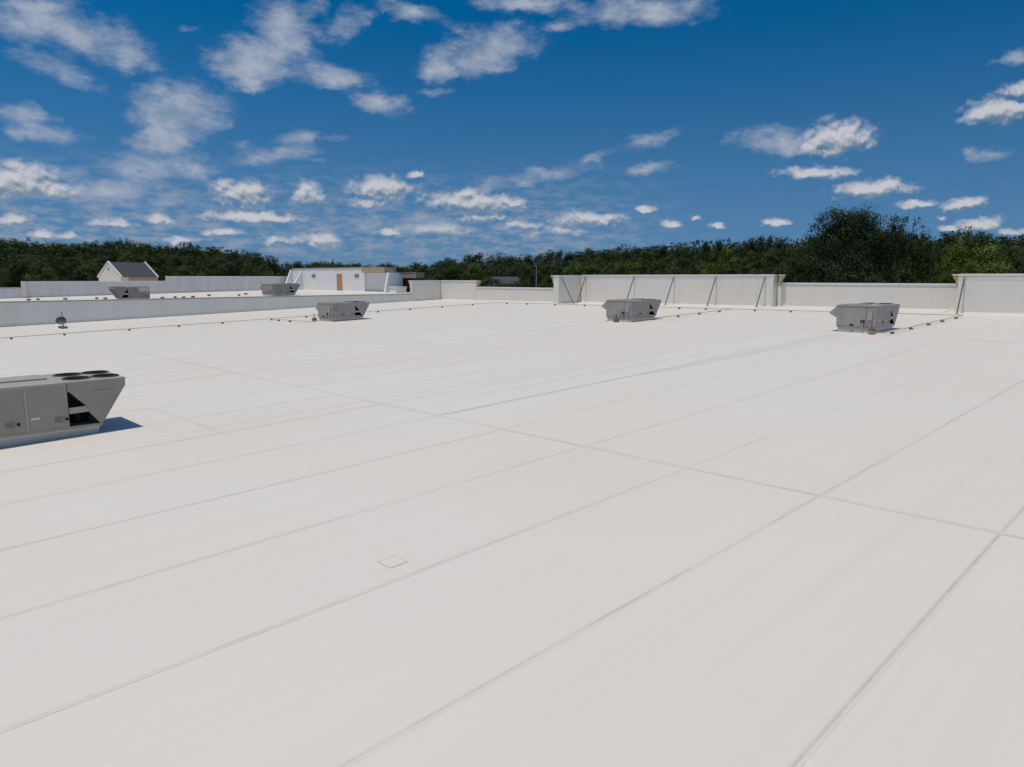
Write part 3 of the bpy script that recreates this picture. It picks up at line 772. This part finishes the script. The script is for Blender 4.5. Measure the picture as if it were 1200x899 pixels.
# ------------------------------------------------------------------ satellite dish, vent pipe
def make_dish(x, y):
    root = empty('satellite_dish', (x, y, roofz(x, y) + .012), 'dark grey satellite dish on a block-weighted mount by the left parapet', 'satellite dish')
    n, k, r = 20, 5, .45
    nrm = Vector((.85, -.42, .42)).normalized(); u = nrm.cross(Vector((0, 0, 1))).normalized(); w = u.cross(nrm)
    c = Vector((0, 0, .72)); vs = [c - nrm * .13]; fs = []
    for j in range(1, k + 1):
        rr = r * j / k
        for i in range(n):
            a = 2 * math.pi * i / n; vs.append(c + u * (rr * math.cos(a)) + w * (rr * .85 * math.sin(a)) - nrm * (.13 * (1 - (j / k) ** 2)))
    fs += [(0, 1 + i, 1 + (i + 1) % n) for i in range(n)]
    for j in range(k - 1): fs += [(1 + j * n + i, 1 + (j + 1) * n + i, 1 + (j + 1) * n + (i + 1) % n, 1 + j * n + (i + 1) % n) for i in range(n)]
    o = MB().add(vs, fs).build('reflector', M['dish'], root, smooth=True)
    sm = o.modifiers.new('s', 'SOLIDIFY'); sm.thickness = .025
    feed = c + nrm * .42 - w * .12
    MB().tube(c - w * .38, feed, .02).tube(feed - nrm * .09, feed + nrm * .03, .05, n=10).build('feed_arm', M['steel'], root)
    MB().tube((-.02, .12, .05), (-.02, .12, 1.55), .035, n=10).build('mast', M['steel'], root)
    MB().tube((-.02, .12, .72), c - nrm * .12, .05, n=8).build('bracket', M['steel'], root)
    b = MB().box(-.7, .75, -.05, .02, .06, .1).box(-.7, .75, .3, .37, .06, .1).box(-.68, -.62, -.05, .37, .1, .13).box(.66, .72, -.05, .37, .1, .13)
    b.tube((-.02, .12, .85), (.55, .3, .1), .02).tube((-.02, .12, .85), (-.5, .3, .1), .02)
    b.build('mount_frame', M['steel'], root)
    for q in ((-.6, 0), (-.15, .15), (.3, .2), (.62, 0)):
        MB().box(q[0] - .16, q[0] + .16, q[1] - .12, q[1] + .16, 0, .17).build('ballast_block', M['block'], root)
make_dish(-76.3, 16.25)
def vent_pipe(x, y, h, label):
    root = empty('vent_pipe', (x, y, roofz(x, y)), label, 'vent pipe', 'vent pipes at the corner wall')
    MB().tube((0, 0, 0), (0, 0, h), .09, n=10).build('pipe', M['galv'], root)
    MB().tube((0, 0, h), (0, 0, h + .06), .13, n=10).build('pipe_cap', M['galv'], root)
    MB().tube((0, 0, 0), (0, 0, .12), .2, .1, n=10).build('boot', M['curb'], root)
vent_pipe(-83.9, 65.6, .85, 'taller grey vent pipe beside the shaded corner wall')
vent_pipe(-83.9, 67.1, .35, 'short grey vent stub in the far left corner')


# ------------------------------------------------------------------ the neighbouring roof: far wall, stair building
fw1 = wall('parapet_wall', (-125, -2), (-125, 22.6), Z(-1.55), roof2z, .35, 1, 'lowest far wall at the left edge behind the neighbouring roof', M['wall_blue'], M['coping_brown'], group='far walls of the neighbouring roof', cap_h=.07)
fw2 = wall('parapet_wall', (-125, 22.62), (-125, 42.2), Z(-.72), roof2z, .35, 1, 'long pale far wall below the gabled house roof', M['wall_blue'], M['coping'], group='far walls of the neighbouring roof', cap_h=.08)
fw3 = wall('parapet_wall', (-125, 42.22), (-125, 64), Z(.05), roof2z, .35, 1, 'taller pale far wall just left of the white stair building', M['wall_blue'], M['coping'], group='far walls of the neighbouring roof', cap_h=.08)
MB().box(-.2, .4, -.25, .25, -1.3, .95).build('end_pier', M['cream'], fw1, (0, 24.3, Z(-1.55) - fw1.location.z))


def make_stair_building():
    bx, by = -123.6, 64.0
    zb = roof2z(bx, by)
    root = empty('stair_building', (bx, by, zb), 'white stair building with a brown door on the neighbouring roof', 'building')
    T = Z(1.42) - zb
    # main back wall in panels with shallow joints
    k = 8
    for i in range(k):
        a, c = i * 23.9 / k, (i + 1) * 23.9 / k
        MB().box(a + (.01 if i else 0), c - (.01 if i < k - 1 else 0), .004 * (i % 2), .5, -.3, T).build('wall_panel', M['white'], root)
    MB().box(.01, 23.89, .5, 2.4, -.3, T - .1).build('rear_block', M['white'], root)
    MB().box(-.1, 23.93, -.08, 2.5, T + .003, T + .16).build('coping', M['coping_brown'], root)
    d = MB().box(15.6, 16.95, -.06, .02, .05, 2.65).build('door', M['door'], root)
    MB().box(15.45, 15.59, -.08, .02, .0, 2.8).box(16.96, 17.1, -.08, .02, 0, 2.8).box(15.6, 16.95, -.08, .02, 2.66, 2.8).build('door_frame', M['tan'], root)
    MB().tube((15.8, -.1, 1.2), (15.8, -.05, 1.2), .04).build('handle', M['black'], d)
    for x in (7.0, 21.0):
        b = MB().box(x, x + 1.3, -.05, .01, 2.2, 2.75)
        f = b.build('wall_vent', M['paint_light'], root)
        b = MB()
        for q in range(5): b.box(x + .08, x + 1.22, -.08, -.052, 2.25 + q * .1, 2.31 + q * .1)
        b.build('louvre', M['vent'], f)
    # leaning buttress walls, white
    MB().prism([(0, -.3), (0, T - .1), (-.3, T - .1), (-2.0, -.3)], 'x', -.5, .0).build('buttress', M['white'], root)
    MB().prism([(0, -.3), (0, T - .25), (-2.6, -.3)], 'x', 3.1, 3.5).build('buttress', M['white'], root)
    # right wing with overhanging tan cornice
    MB().box(23.92, 29.6, .3, 1.6, -.3, T - .75).build('wing_wall', M['white'], root)
    MB().box(23.95, 30.3, -.55, 1.7, T - .72, T + .1).build('wing_cornice', M['tan'], root)
    MB().prism([(.3, -.3), (.3, T - .75), (-1.6, T - .75), (-2.4, -.3)], 'x', 32.6, 33.1).build('buttress', M['white'], root)
    MB().box(29.62, 32.58, .32, 1.2, -.3, T - 1.0).build('wing_wall', M['white'], root)
    return root
make_stair_building()


def make_store_front():
    x, y = -93.1, 67.3
    z = roof2z(-90, 60)
    root = empty('store_front', (x, y, z), 'dark red brick store front with tan cornice behind the corner wall', 'building')
    T = Z(.62) - z
    # brick courses
    for i in range(9):
        for j in range(4):
            o = (i % 2) * .45
            a = -1.2 + j * 1.2 + o; c = a + 1.18
            MB().box(a, min(c, 3.2), 0 + .008 * ((i + j) % 2), .25, .15 + i * .27, .15 + (i + 1) * .27 - .02).build('brick_course', M['brick'], root)
    MB().box(-1.2, 3.2, .26, 1, -.3, T - .8).build('wall_core', M['brick'], root)
    MB().box(-1.6, 3.4, -.5, 1.1, T - .76, T).build('cornice', M['tan'], root)
    MB().box(-1.7, 3.5, -.55, 1.2, T + .003, T + .1).build('coping', M['coping_brown'], root)
    return root
make_store_front()
b = empty('roof_hatch', (-88.6, 62.6, roof2z(-88.6, 62.6)), 'small white box on the neighbouring roof beside the corner wall', 'roof hatch')
MB().box(-.9, .9, -.9, .9, -.1, .75).build('hatch_curb', M['white'], b); MB().box(-1, 1, -1, 1, .753, .9).build('hatch_lid', M['coping'], b)
# small blocks and stubs scattered on the neighbouring roof
stub = MB().box(-.2, .2, -.15, .15, 0, .22).build('pipe_block', M['rust'])
for i, (px, X) in enumerate(((113, -108), (123, -106), (190, -100), (205, -101), (215, -99), (226, -100), (280, -100), (288, -104), (33, -112), (44, -112), (76, -110), (245, -104))):
    d = ray(px, 345); k = X / d.x; o = stub if i == 0 else stub.copy()
    if i: C.objects.link(o)
    o.location = (X, d.y * k, roof2z(X, d.y * k) + .01); o.rotation_euler = (0, 0, i)
    tag(o, 'small rusty block scattered on the neighbouring roof behind the left parapet', 'roof block', 'rusty blocks on the neighbouring roof')


# ------------------------------------------------------------------ things beyond the roofs
def make_gable_house():
    D = 168; x, y = at_dist(150.5, D); g = groundz(x, y)
    ang = math.atan2(x, y)
    root = empty('gabled_building', (x, y, g), 'cream gabled building with grey shingle roof beyond the far wall', 'building', rz=-math.atan2(x, y) + R(30))
    ez, rz_ = Z(.15) - g, Z(2.95) - g
    hw, hd = 3.9, 4.0                                        # half length along the ridge, half depth
    MB().prism([(-hd, 0), (hd, 0), (hd, ez), (0, rz_ - .12), (-hd, ez)], 'x', -hw, hw).build('wall', M['cream'], root)
    MB().box(-hw + 1.6, hw - .02, -hd - .06, -hd - .003, ez - 1.5, ez - .12).build('wall_band', M['tan'], root)
    rows = 9
    rf = None
    for s in (-1, 1):
        for i in range(rows):
            t0, t1 = i / rows, (i + 1) / rows + .02
            def pt(t_, up): return (s * (hd + .25) * (1 - t_), ez - .14 + (rz_ - ez + .2) * t_ + up)
            p = [pt(t0, .07), pt(t1, .04), pt(t1, .0), pt(t0, .0)]
            MB().prism(p, 'x', -hw + .32, hw - .32).build('shingle_course', M['shingle'], root)
    for xx in (-hw - .1, hw - .3):
        MB().prism([(-hd - .35, ez - .25), (-hd - .35, ez + .05), (0, rz_ + .26), (hd + .35, ez + .05), (hd + .35, ez - .25), (0, rz_ + .0)], 'x', xx, xx + .28).build('gable_trim', M['coping'], root)
    for zz, r in ((rz_ - 1.3, .28), (ez - 1.3, .35)):
        MB().box(-hw - .03, -hw + .02, -r, r, zz - r, zz + r).build('gable_vent', M['vent'], root)
make_gable_house()


def make_house():
    D = 245; x, y = at_dist(592, D); g = groundz(x, y)
    root = empty('house', (x, y, g), 'house with grey gabled roof half hidden in the trees', 'house', rz=YAW + R(35))
    ez, rz_ = Z(-2.5) - g, Z(-.1) - g
    MB().prism([(-4, -.5), (4, -.5), (4, ez), (0, rz_ - .1), (-4, ez)], 'x', -5, 5).build('wall', M['cream'], root)
    for s in (-1, 1):
        MB().prism([(s * 4.5, ez - .3), (0, rz_ + .02), (0, rz_ + .25), (s * 4.5, ez - .05)], 'x', -5.5, 5.5).build('roof', M['shingle'], root)
    w = MB().box(-2, -.6, -4.06, -3.98, ez - 2, ez - .6).build('window', M['glass'], root)
    MB().box(-2.1, -.5, -4.1, -4.07, ez - .6, ez - .48).box(-2.1, -.5, -4.1, -4.07, ez - 2.12, ez - 2.0).build('frame', M['coping'], w)
make_house()


def make_pole():
    D = 205; x, y = at_dist(628.5, D); g = groundz(x, y)
    root = empty('light_pole', (x, y, g), 'grey light pole standing against the trees left of the braced wall', 'light pole')
    h = Z((325 - 312) / F_PX * D) - g
    MB().tube((0, 0, 0), (0, 0, h), .17, .11, n=8).build('pole', M['galv'], root)
    MB().tube((0, 0, h - .1), (-1.3, 1.0, h + .05), .06, n=6).build('arm', M['galv'], root)
    MB().box(-1.9, -1.1, .85, 1.25, h - .02, h + .14).build('lamp_head', M['galv'], root)
make_pole()


def make_car(px, D, rz, paint, label):
    x, y = at_dist(px, D)
    root = empty('parked_car', (x, y, groundz(x, y) + .07), label, 'car', 'cars parked beyond the roofs', rz)
    body = [(-2.2, .3), (2.2, .3), (2.25, .65), (2.1, .85), (.95, .95), (-2.1, .95), (-2.25, .7)]
    MB().prism(body, 'y', -.88, .88).build('body', paint, root)
    MB().prism([(1.0, .95), (.35, 1.42), (-1.3, 1.45), (-2.0, .95)], 'y', -.74, .74).build('cabin', M['glass'], root)
    MB().prism([(.4, 1.425), (.3, 1.47), (-1.25, 1.5), (-1.35, 1.455)], 'y', -.72, .72).build('car_roof', paint, root)
    for wx in (-1.35, 1.35):
        for wy in (-.8, .8):
            MB().tube((wx, wy - .11, .33), (wx, wy + .11, .33), .33, n=14).build('wheel', M['tyre'], root)
    for wy in (-.6, .6): MB().box(2.2, 2.27, wy - .18, wy + .18, .6, .74).build('headlight', M['label'], root)
make_car(8, 197, YAW + 1.2, M['car_blue'], 'dark blue car parked beyond the lowest far wall at the left edge')
make_car(19.5, 199, YAW + 1.0, M['car_brown'], 'dark brown car parked beside the blue one at the left edge')
make_car(626, 262, YAW + .1, M['car_white'], 'white car parked below the light pole')
make_car(641, 268, YAW + .05, M['car_white'], 'white car parked right of the light pole, under the low trees')


# ------------------------------------------------------------------ trees
def leaf_mat(name, dark, light, seed):
    m = bpy.data.materials.new(name); m.use_nodes = True
    t = NT(m.node_tree); p = t.n['Principled BSDF']
    at = t.new('ShaderNodeAttribute', attribute_name='leaf'); oi = t.new('ShaderNodeObjectInfo')
    f = t.m('ADD', t.m('MULTIPLY', at.outputs['Fac'], .8), t.m('MULTIPLY', oi.outputs['Random'], .35), clamp=True)
    col = t.mix(f, c4(dark), c4(light))
    t.l.new(col, p.inputs['Base Color']); p.inputs['Roughness'].default_value = .6; p.inputs['Specular IOR Level'].default_value = .15
    tr = t.new('ShaderNodeBsdfTranslucent'); t.l.new(t.mix(1, col, c4((1.1, 1.25, .5)), 'MULTIPLY'), tr.inputs[0])
    mx = t.new('ShaderNodeMixShader'); mx.inputs[0].default_value = .18
    t.l.new(p.outputs[0], mx.inputs[1]); t.l.new(tr.outputs[0], mx.inputs[2])
    t.l.new(mx.outputs[0], t.n['Material Output'].inputs[0])
    return m


LEAF = dict(dark=leaf_mat('dark_leaves', (.020, .033, .011), (.062, .092, .027), 1), mid=leaf_mat('mid_leaves', (.030, .050, .013), (.085, .122, .032), 2),
            light=leaf_mat('light_leaves', (.07, .10, .012), (.17, .22, .034), 3), pine=leaf_mat('pine_needles', (.015, .026, .011), (.042, .064, .022), 4))


def crown_mesh(name, kind, mt, n, leaf, seed):
    """crown inside a unit box: x,y in -.5...5, z 0..1, of many leaf faces gathered in clumps"""
    rnd = random.Random(seed); vs = []; fs = []; at = []
    lobes = []
    if kind == 'round':
        for i in range(20):
            a = rnd.uniform(0, 6.283); h = rnd.uniform(.12, .86); w = math.sin(math.pi * min(.97, max(.1, h * .82 + .16))) ** .7
            r = .34 * w * rnd.uniform(.55, 1.05); lobes.append((Vector((r * math.cos(a), r * math.sin(a), h)), rnd.uniform(.11, .19)))
        lobes.append((Vector((0, 0, .84)), .16)); lobes.append((Vector((.02, .03, .5)), .26))
    elif kind == 'broad':
        for i in range(26):
            a = rnd.uniform(0, 6.283); h = rnd.uniform(.1, .84); r = .40 * math.sqrt(max(.05, 1 - (h / 1.02) ** 2.4)) * rnd.uniform(.5, 1.05)
            lobes.append((Vector((r * math.cos(a), r * math.sin(a), h)), rnd.uniform(.09, .16)))
        lobes.append((Vector((0, 0, .86)), .13)); lobes.append((Vector((0, 0, .45)), .26))
    elif kind == 'pine':
        for i in range(26):
            h = rnd.uniform(.2, .97); a = rnd.uniform(0, 6.283); r = (.36 * (1.02 - h) ** .7 + .03) * rnd.uniform(.4, 1)
            lobes.append((Vector((r * math.cos(a), r * math.sin(a), h)), rnd.uniform(.06, .12)))
    elif kind == 'tall':
        for i in range(22):
            a = rnd.uniform(0, 6.283); h = rnd.uniform(.08, .9); r = .26 * math.sqrt(max(.08, 1 - abs(2 * h - .9) ** 2.2)) * rnd.uniform(.4, 1.1)
            lobes.append((Vector((r * math.cos(a), r * math.sin(a), h)), rnd.uniform(.09, .17)))
        lobes.append((Vector((0, 0, .88)), .11))
    elif kind == 'dome':
        for i in range(60):
            a = rnd.uniform(0, 6.283); h = rnd.uniform(.02, .9); r = .43 * math.sqrt(max(.02, 1 - (h / .96) ** 4)) * rnd.uniform(.75, 1.0)
            lobes.append((Vector((r * math.cos(a), r * math.sin(a), h)), rnd.uniform(.06, .115)))
        for i in range(8):
            lobes.append((Vector((rnd.uniform(-.27, .27), rnd.uniform(-.27, .27), rnd.uniform(.82, .88))), .09))
        lobes.append((Vector((0, 0, .4)), .3))
    clumps = []
    tot = sum(r * r for _, r in lobes)
    per = 26; nc = n // per
    for c, r in lobes:
        for _ in range(max(2, int(nc * r * r / tot))):
            d = Vector((rnd.gauss(0, 1), rnd.gauss(0, 1), rnd.gauss(.15, 1))).normalized() * r * rnd.uniform(.55, 1.08) ** .6
            p = c + d
            if p.z < .0: p.z = abs(p.z) * .4
            clumps.append((p, rnd.uniform(.018, .045), rnd.uniform(0, 1), (d.normalized() + (p - Vector((0, 0, .35))).normalized() * .5).normalized()))
    for p, r, tone, out in clumps:
        for _ in range(per):
            q = p + Vector((rnd.gauss(0, r), rnd.gauss(0, r), rnd.gauss(0, r * .75)))
            s = leaf * rnd.uniform(.6, 1.35)
            nrm = (out * 1.15 + (q - p) / r * .22 + Vector((rnd.gauss(0, .42), rnd.gauss(0, .42), rnd.gauss(.22, .42)))).normalized()
            u = nrm.orthogonal().normalized(); w = nrm.cross(u)
            a = rnd.uniform(0, 6.283); u2 = u * math.cos(a) + w * math.sin(a); w2 = nrm.cross(u2)
            o = len(vs); k = .55
            vs += [q - u2 * s, q - w2 * s * k, q + u2 * s, q + w2 * s * k]; fs.append((o, o + 1, o + 2, o + 3)); at.append(min(1, max(0, tone * .8 + rnd.uniform(-.08, .22))))
    zt = sorted(v.z for v in vs); top = zt[int(len(zt) * .9993)]
    me = bpy.data.meshes.new(name); me.from_pydata([(v.x, v.y, v.z / top) for v in vs], [], fs); me.materials.append(LEAF[mt])
    aa = me.attributes.new('leaf', 'FLOAT', 'FACE'); aa.data.foreach_set('value', at)
    return me


def trunk_mesh(name, seed):
    """unit-height trunk with limbs; scaled with the tree"""
    rnd = random.Random(seed); b = MB()
    p = Vector((0, 0, -.02)); r = .022
    for i in range(6):
        q = Vector((rnd.uniform(-.012, .012) * i, rnd.uniform(-.012, .012) * i, .14 * (i + 1))); r2 = r * .8
        b.tube(p, q, r, r2, n=7); p, r = q, r2
        if i >= 1:
            for _ in range(2):
                a = rnd.uniform(0, 6.283); e = q + Vector((math.cos(a) * .2, math.sin(a) * .2, rnd.uniform(.06, .16)))
                m_ = (q + e) / 2 + Vector((0, 0, .02)); b.tube(q, m_, r * .6, r * .4, n=5); b.tube(m_, e, r * .4, r * .15, n=5)
    me = bpy.data.meshes.new(name); me.from_pydata(b.v, [], b.f); me.materials.append(M['trunk']); return me


TR = [trunk_mesh('trunk', 90 + i) for i in range(3)]
CR = {}
for mt in ('dark', 'mid', 'light'):
    for kind in ('round', 'broad', 'tall'):
        CR[(kind, mt)] = [crown_mesh('crown', kind, mt, 8200, .0155, hash((kind, mt, k)) % 9999 if False else (len(kind) * 131 + len(mt) * 17 + k * 7 + ord(mt[0]))) for k in range(2)]
CR[('pine', 'pine')] = [crown_mesh('crown', 'pine', 'pine', 7000, .015, 300 + k) for k in range(2)]
BIG = crown_mesh('crown', 'dome', 'pine', 46000, .0088, 777)


def tree(px, topy, D, wpx, kind, mt, name, label, group, mesh=None, low=.10):
    x, y = at_dist(px, D); g = groundz(x, y)
    top = Z((325 - topy) / F_PX * D); h = top - g; w = wpx / F_PX * D
    root = empty(name, (x, y, g), label, 'tree', group, random.uniform(0, 6.28))
    t = bpy.data.objects.new('trunk', random.choice(TR)); C.objects.link(t); t.parent = root; t.scale = (h * .9, h * .9, h * .9)
    c = bpy.data.objects.new('crown', mesh or random.choice(CR[(kind, mt)])); C.objects.link(c); c.parent = root
    c.location = (0, 0, h * low); c.scale = (w / .86, w / .86, h * (1 - low))
    return root


SKY = [(-60, 290), (0, 287), (30, 288), (60, 290), (90, 290), (115, 288), (145, 285), (170, 289), (185, 290), (205, 289), (230, 288), (245, 290), (265, 293), (280, 295), (300, 297), (315, 303),
       (320, 308), (340, 309), (365, 307), (380, 306), (395, 305), (415, 308), (430, 308), (450, 306), (465, 308), (490, 308), (510, 306), (525, 303), (540, 306), (548, 299), (560, 295), (580, 297),
       (600, 297), (620, 296), (650, 294), (680, 291), (720, 290), (760, 287), (800, 284), (835, 281), (850, 280), (860, 284), (885, 281), (900, 278), (920, 283), (935, 284), (960, 276), (1000, 270), (1090, 284),
       (1105, 281), (1115, 277), (1130, 277), (1145, 282), (1160, 282), (1175, 284), (1200, 282), (1260, 284)]
def sky_y(x):
    for (a, ya), (b_, yb) in zip(SKY[:-1], SKY[1:]):
        if a <= x <= b_: return ya + (yb - ya) * (x - a) / (b_ - a)
    return 288
def zone(px):
    if px < 118: return 'left of the gabled building'
    if px < 315: return 'between the gabled building and stair building'
    if px < 500: return 'above the white stair building'
    if px < 650: return 'above the low wall left of the braced wall'
    if px < 930: return 'above the tall braced wall'
    return 'right of the braced wall'
def far(px):
    if px < 315: return 255
    if px < 520: return 400
    if px < 660: return 360
    if px < 760: return 300
    return 230
rt = random.Random(5)
x = -50.
while x < 1250:                                             # the skyline row
    kind = rt.choice(['round', 'round', 'broad', 'broad'])
    pine = rt.random() < (.3 if 560 < x < 960 else .08)
    small = 320 < x < 545
    w = rt.uniform(17, 26) if small else rt.uniform(27, 46)
    if pine: kind = 'pine'; w *= .8
    D = far(x) * rt.uniform(.96, 1.12)
    tree(x, sky_y(x) + rt.uniform(-1.5, 4.5), D, w, kind, 'pine' if pine else rt.choice(['dark', 'dark', 'dark', 'mid']), 'pine_tree' if pine else 'broadleaf_tree',
         ('dark ragged pine on the skyline ' if pine else 'dark round tree on the skyline ') + zone(x), 'skyline trees ' + zone(x))
    x += rt.uniform(7, 10) if small else rt.uniform(9, 13.5)
x = -45.
while x < 1250:                                             # a second, lower row in front of it
    D = far(x) * rt.uniform(.84, .93)
    y = sky_y(x) + rt.uniform(6, 13) + (3 if x < 520 else 4)
    if 320 < x < 545: y = sky_y(x) + rt.uniform(3, 8)
    kind = rt.choice(['round', 'broad', 'tall', 'round'])
    tree(x, y, D, rt.uniform(26, 42), kind, rt.choice(['dark', 'dark', 'mid', 'mid']), 'broadleaf_tree', 'tree half hidden below the skyline ' + zone(x), 'middle row of trees ' + zone(x))
    x += rt.uniform(13, 20)
x = -40.
while x < 1250:                                             # low bright trees at the edge of the wood
    D = far(x) * rt.uniform(.72, .80)
    y = rt.uniform(304, 316) if x > 650 else rt.uniform(308, 318)
    if x < 318: y = rt.uniform(303, 319)
    if not (572 < x < 606 or 616 < x < 648 or 315 < x < 480):
        kind = rt.choice(['round', 'broad', 'round'])
        tree(x, y, D, rt.uniform(26, 42), kind, rt.choice(['mid', 'mid', 'dark', 'light']) if x > 480 else rt.choice(['dark', 'mid', 'dark']), 'broadleaf_tree', 'low front tree of the woods ' + zone(x), 'front row of trees ' + zone(x), low=.04)
    x += rt.uniform(14, 24)
# single trees that stand out
tree(994, 251.5, 150, 84, 'broad', 'dark', 'broadleaf_tree', 'very large dark domed tree that rises highest, right of centre', None, BIG, .02)
tree(952, 269, 156, 40, 'round', 'dark', 'broadleaf_tree', 'ragged dark tree leaning out at the left side of the big domed tree', None, low=.02)
tree(1050, 261, 152, 34, 'round', 'pine', 'broadleaf_tree', 'tall ragged dark tree directly right of the big domed tree', None, random.choice(CR[('round', 'dark')]), .02)
tree(1071, 265, 155, 36, 'round', 'pine', 'broadleaf_tree', 'second ragged dark tree right of the big domed tree, slightly shorter', None, random.choice(CR[('broad', 'dark')]), .02)
tree(1121, 289, 140, 40, 'round', 'light', 'broadleaf_tree', 'bright yellow-green round tree above the end of the right tall wall', None, low=.02)
tree(1160, 294, 142, 62, 'broad', 'light', 'broadleaf_tree', 'wide bright green tree above the right tall wall', None, low=.02)
tree(1198, 292, 150, 40, 'broad', 'mid', 'broadleaf_tree', 'olive green tree cut by the right edge of the picture', None, low=.02)
tree(852, 291, 190, 32, 'round', 'light', 'broadleaf_tree', 'light green round tree above the right part of the braced wall', None, low=.02)
tree(740, 306, 225, 30, 'round', 'light', 'broadleaf_tree', 'small light green tree above the middle rooftop unit', None, low=.02)
tree(525, 302.5, 300, 40, 'round', 'dark', 'broadleaf_tree', 'round dark tree standing above the far left corner wall', None, low=.02)
tree(618, 311, 235, 26, 'round', 'mid', 'broadleaf_tree', 'squarish green tree just left of the light pole', None, low=.02)
tree(574, 313, 250, 34, 'broad', 'mid', 'broadleaf_tree', 'wide low green tree left of the house roof', None, low=.02)
for px_, yy, ww, lb in ((955, 303, 60, 'wide dark low tree below the left side of the big domed tree'), (1005, 306, 66, 'wide dark low tree straight below the big domed tree'),
                        (1060, 304, 60, 'wide dark low tree below the right side of the big domed tree'), (930, 300, 40, 'narrower dark low tree behind the right end of the braced wall')):
    tree(px_, yy, 132, ww, 'broad', 'dark', 'broadleaf_tree', lb, 'undergrowth below the domed tree', low=.0)


for px_, yy, ww, lb in ((574, 324, 34, 'tall bushy shrub at the left end of the half hidden house'), (606, 328, 30, 'bushy shrub at the right end of the half hidden house'),
                        (592, 331.5, 30, 'low bushy shrub in front of the half hidden house'), (640, 331, 22, 'low shrub between the light pole and the braced wall')):
    tree(px_, yy, 228, ww, 'broad', 'mid', 'shrub', lb, 'shrubs before the house', low=.0)


def undergrowth():
    """shrubs and far wood that close the gaps low between the trunks: one mass"""
    rnd = random.Random(12); vs = []; fs = []; at = []
    for _ in range(4200):
        px_ = rnd.uniform(-80, 1280)
        D = far(px_) * rnd.uniform(.8, 1.25)
        if 570 < px_ < 660 and D < 305: continue
        x, y = at_dist(px_, D); g = groundz(x, y); hmax = rnd.uniform(2, 7) if D < far(px_) * 1.02 else rnd.uniform(3, 11)
        if D > far(px_) * 1.02: hmax = Z((325 - sky_y(px_) - rnd.uniform(2, 12)) / F_PX * D) - g
        tone = rnd.random()
        for _ in range(26):
            q = Vector((x + rnd.gauss(0, 1.7), y + rnd.gauss(0, 1.7), g + hmax * rnd.uniform(0, 1) ** .7))
            nrm = Vector((rnd.gauss(0, .7), rnd.gauss(0, .7), rnd.gauss(.5, .7))).normalized(); u = nrm.orthogonal().normalized(); w = nrm.cross(u); s = rnd.uniform(.3, .7)
            o = len(vs); vs += [q - u * s, q - w * s * .6, q + u * s, q + w * s * .6]; fs.append((o, o + 1, o + 2, o + 3)); at.append(tone)
    me = bpy.data.meshes.new('undergrowth'); me.from_pydata(vs, [], fs); me.materials.append(LEAF['dark'])
    aa = me.attributes.new('leaf', 'FLOAT', 'FACE'); aa.data.foreach_set('value', at)
    o = bpy.data.objects.new('undergrowth', me); C.objects.link(o)
    tag(o, 'dense dark undergrowth filling the woods behind the roofs', 'undergrowth', kind='stuff')
undergrowth()
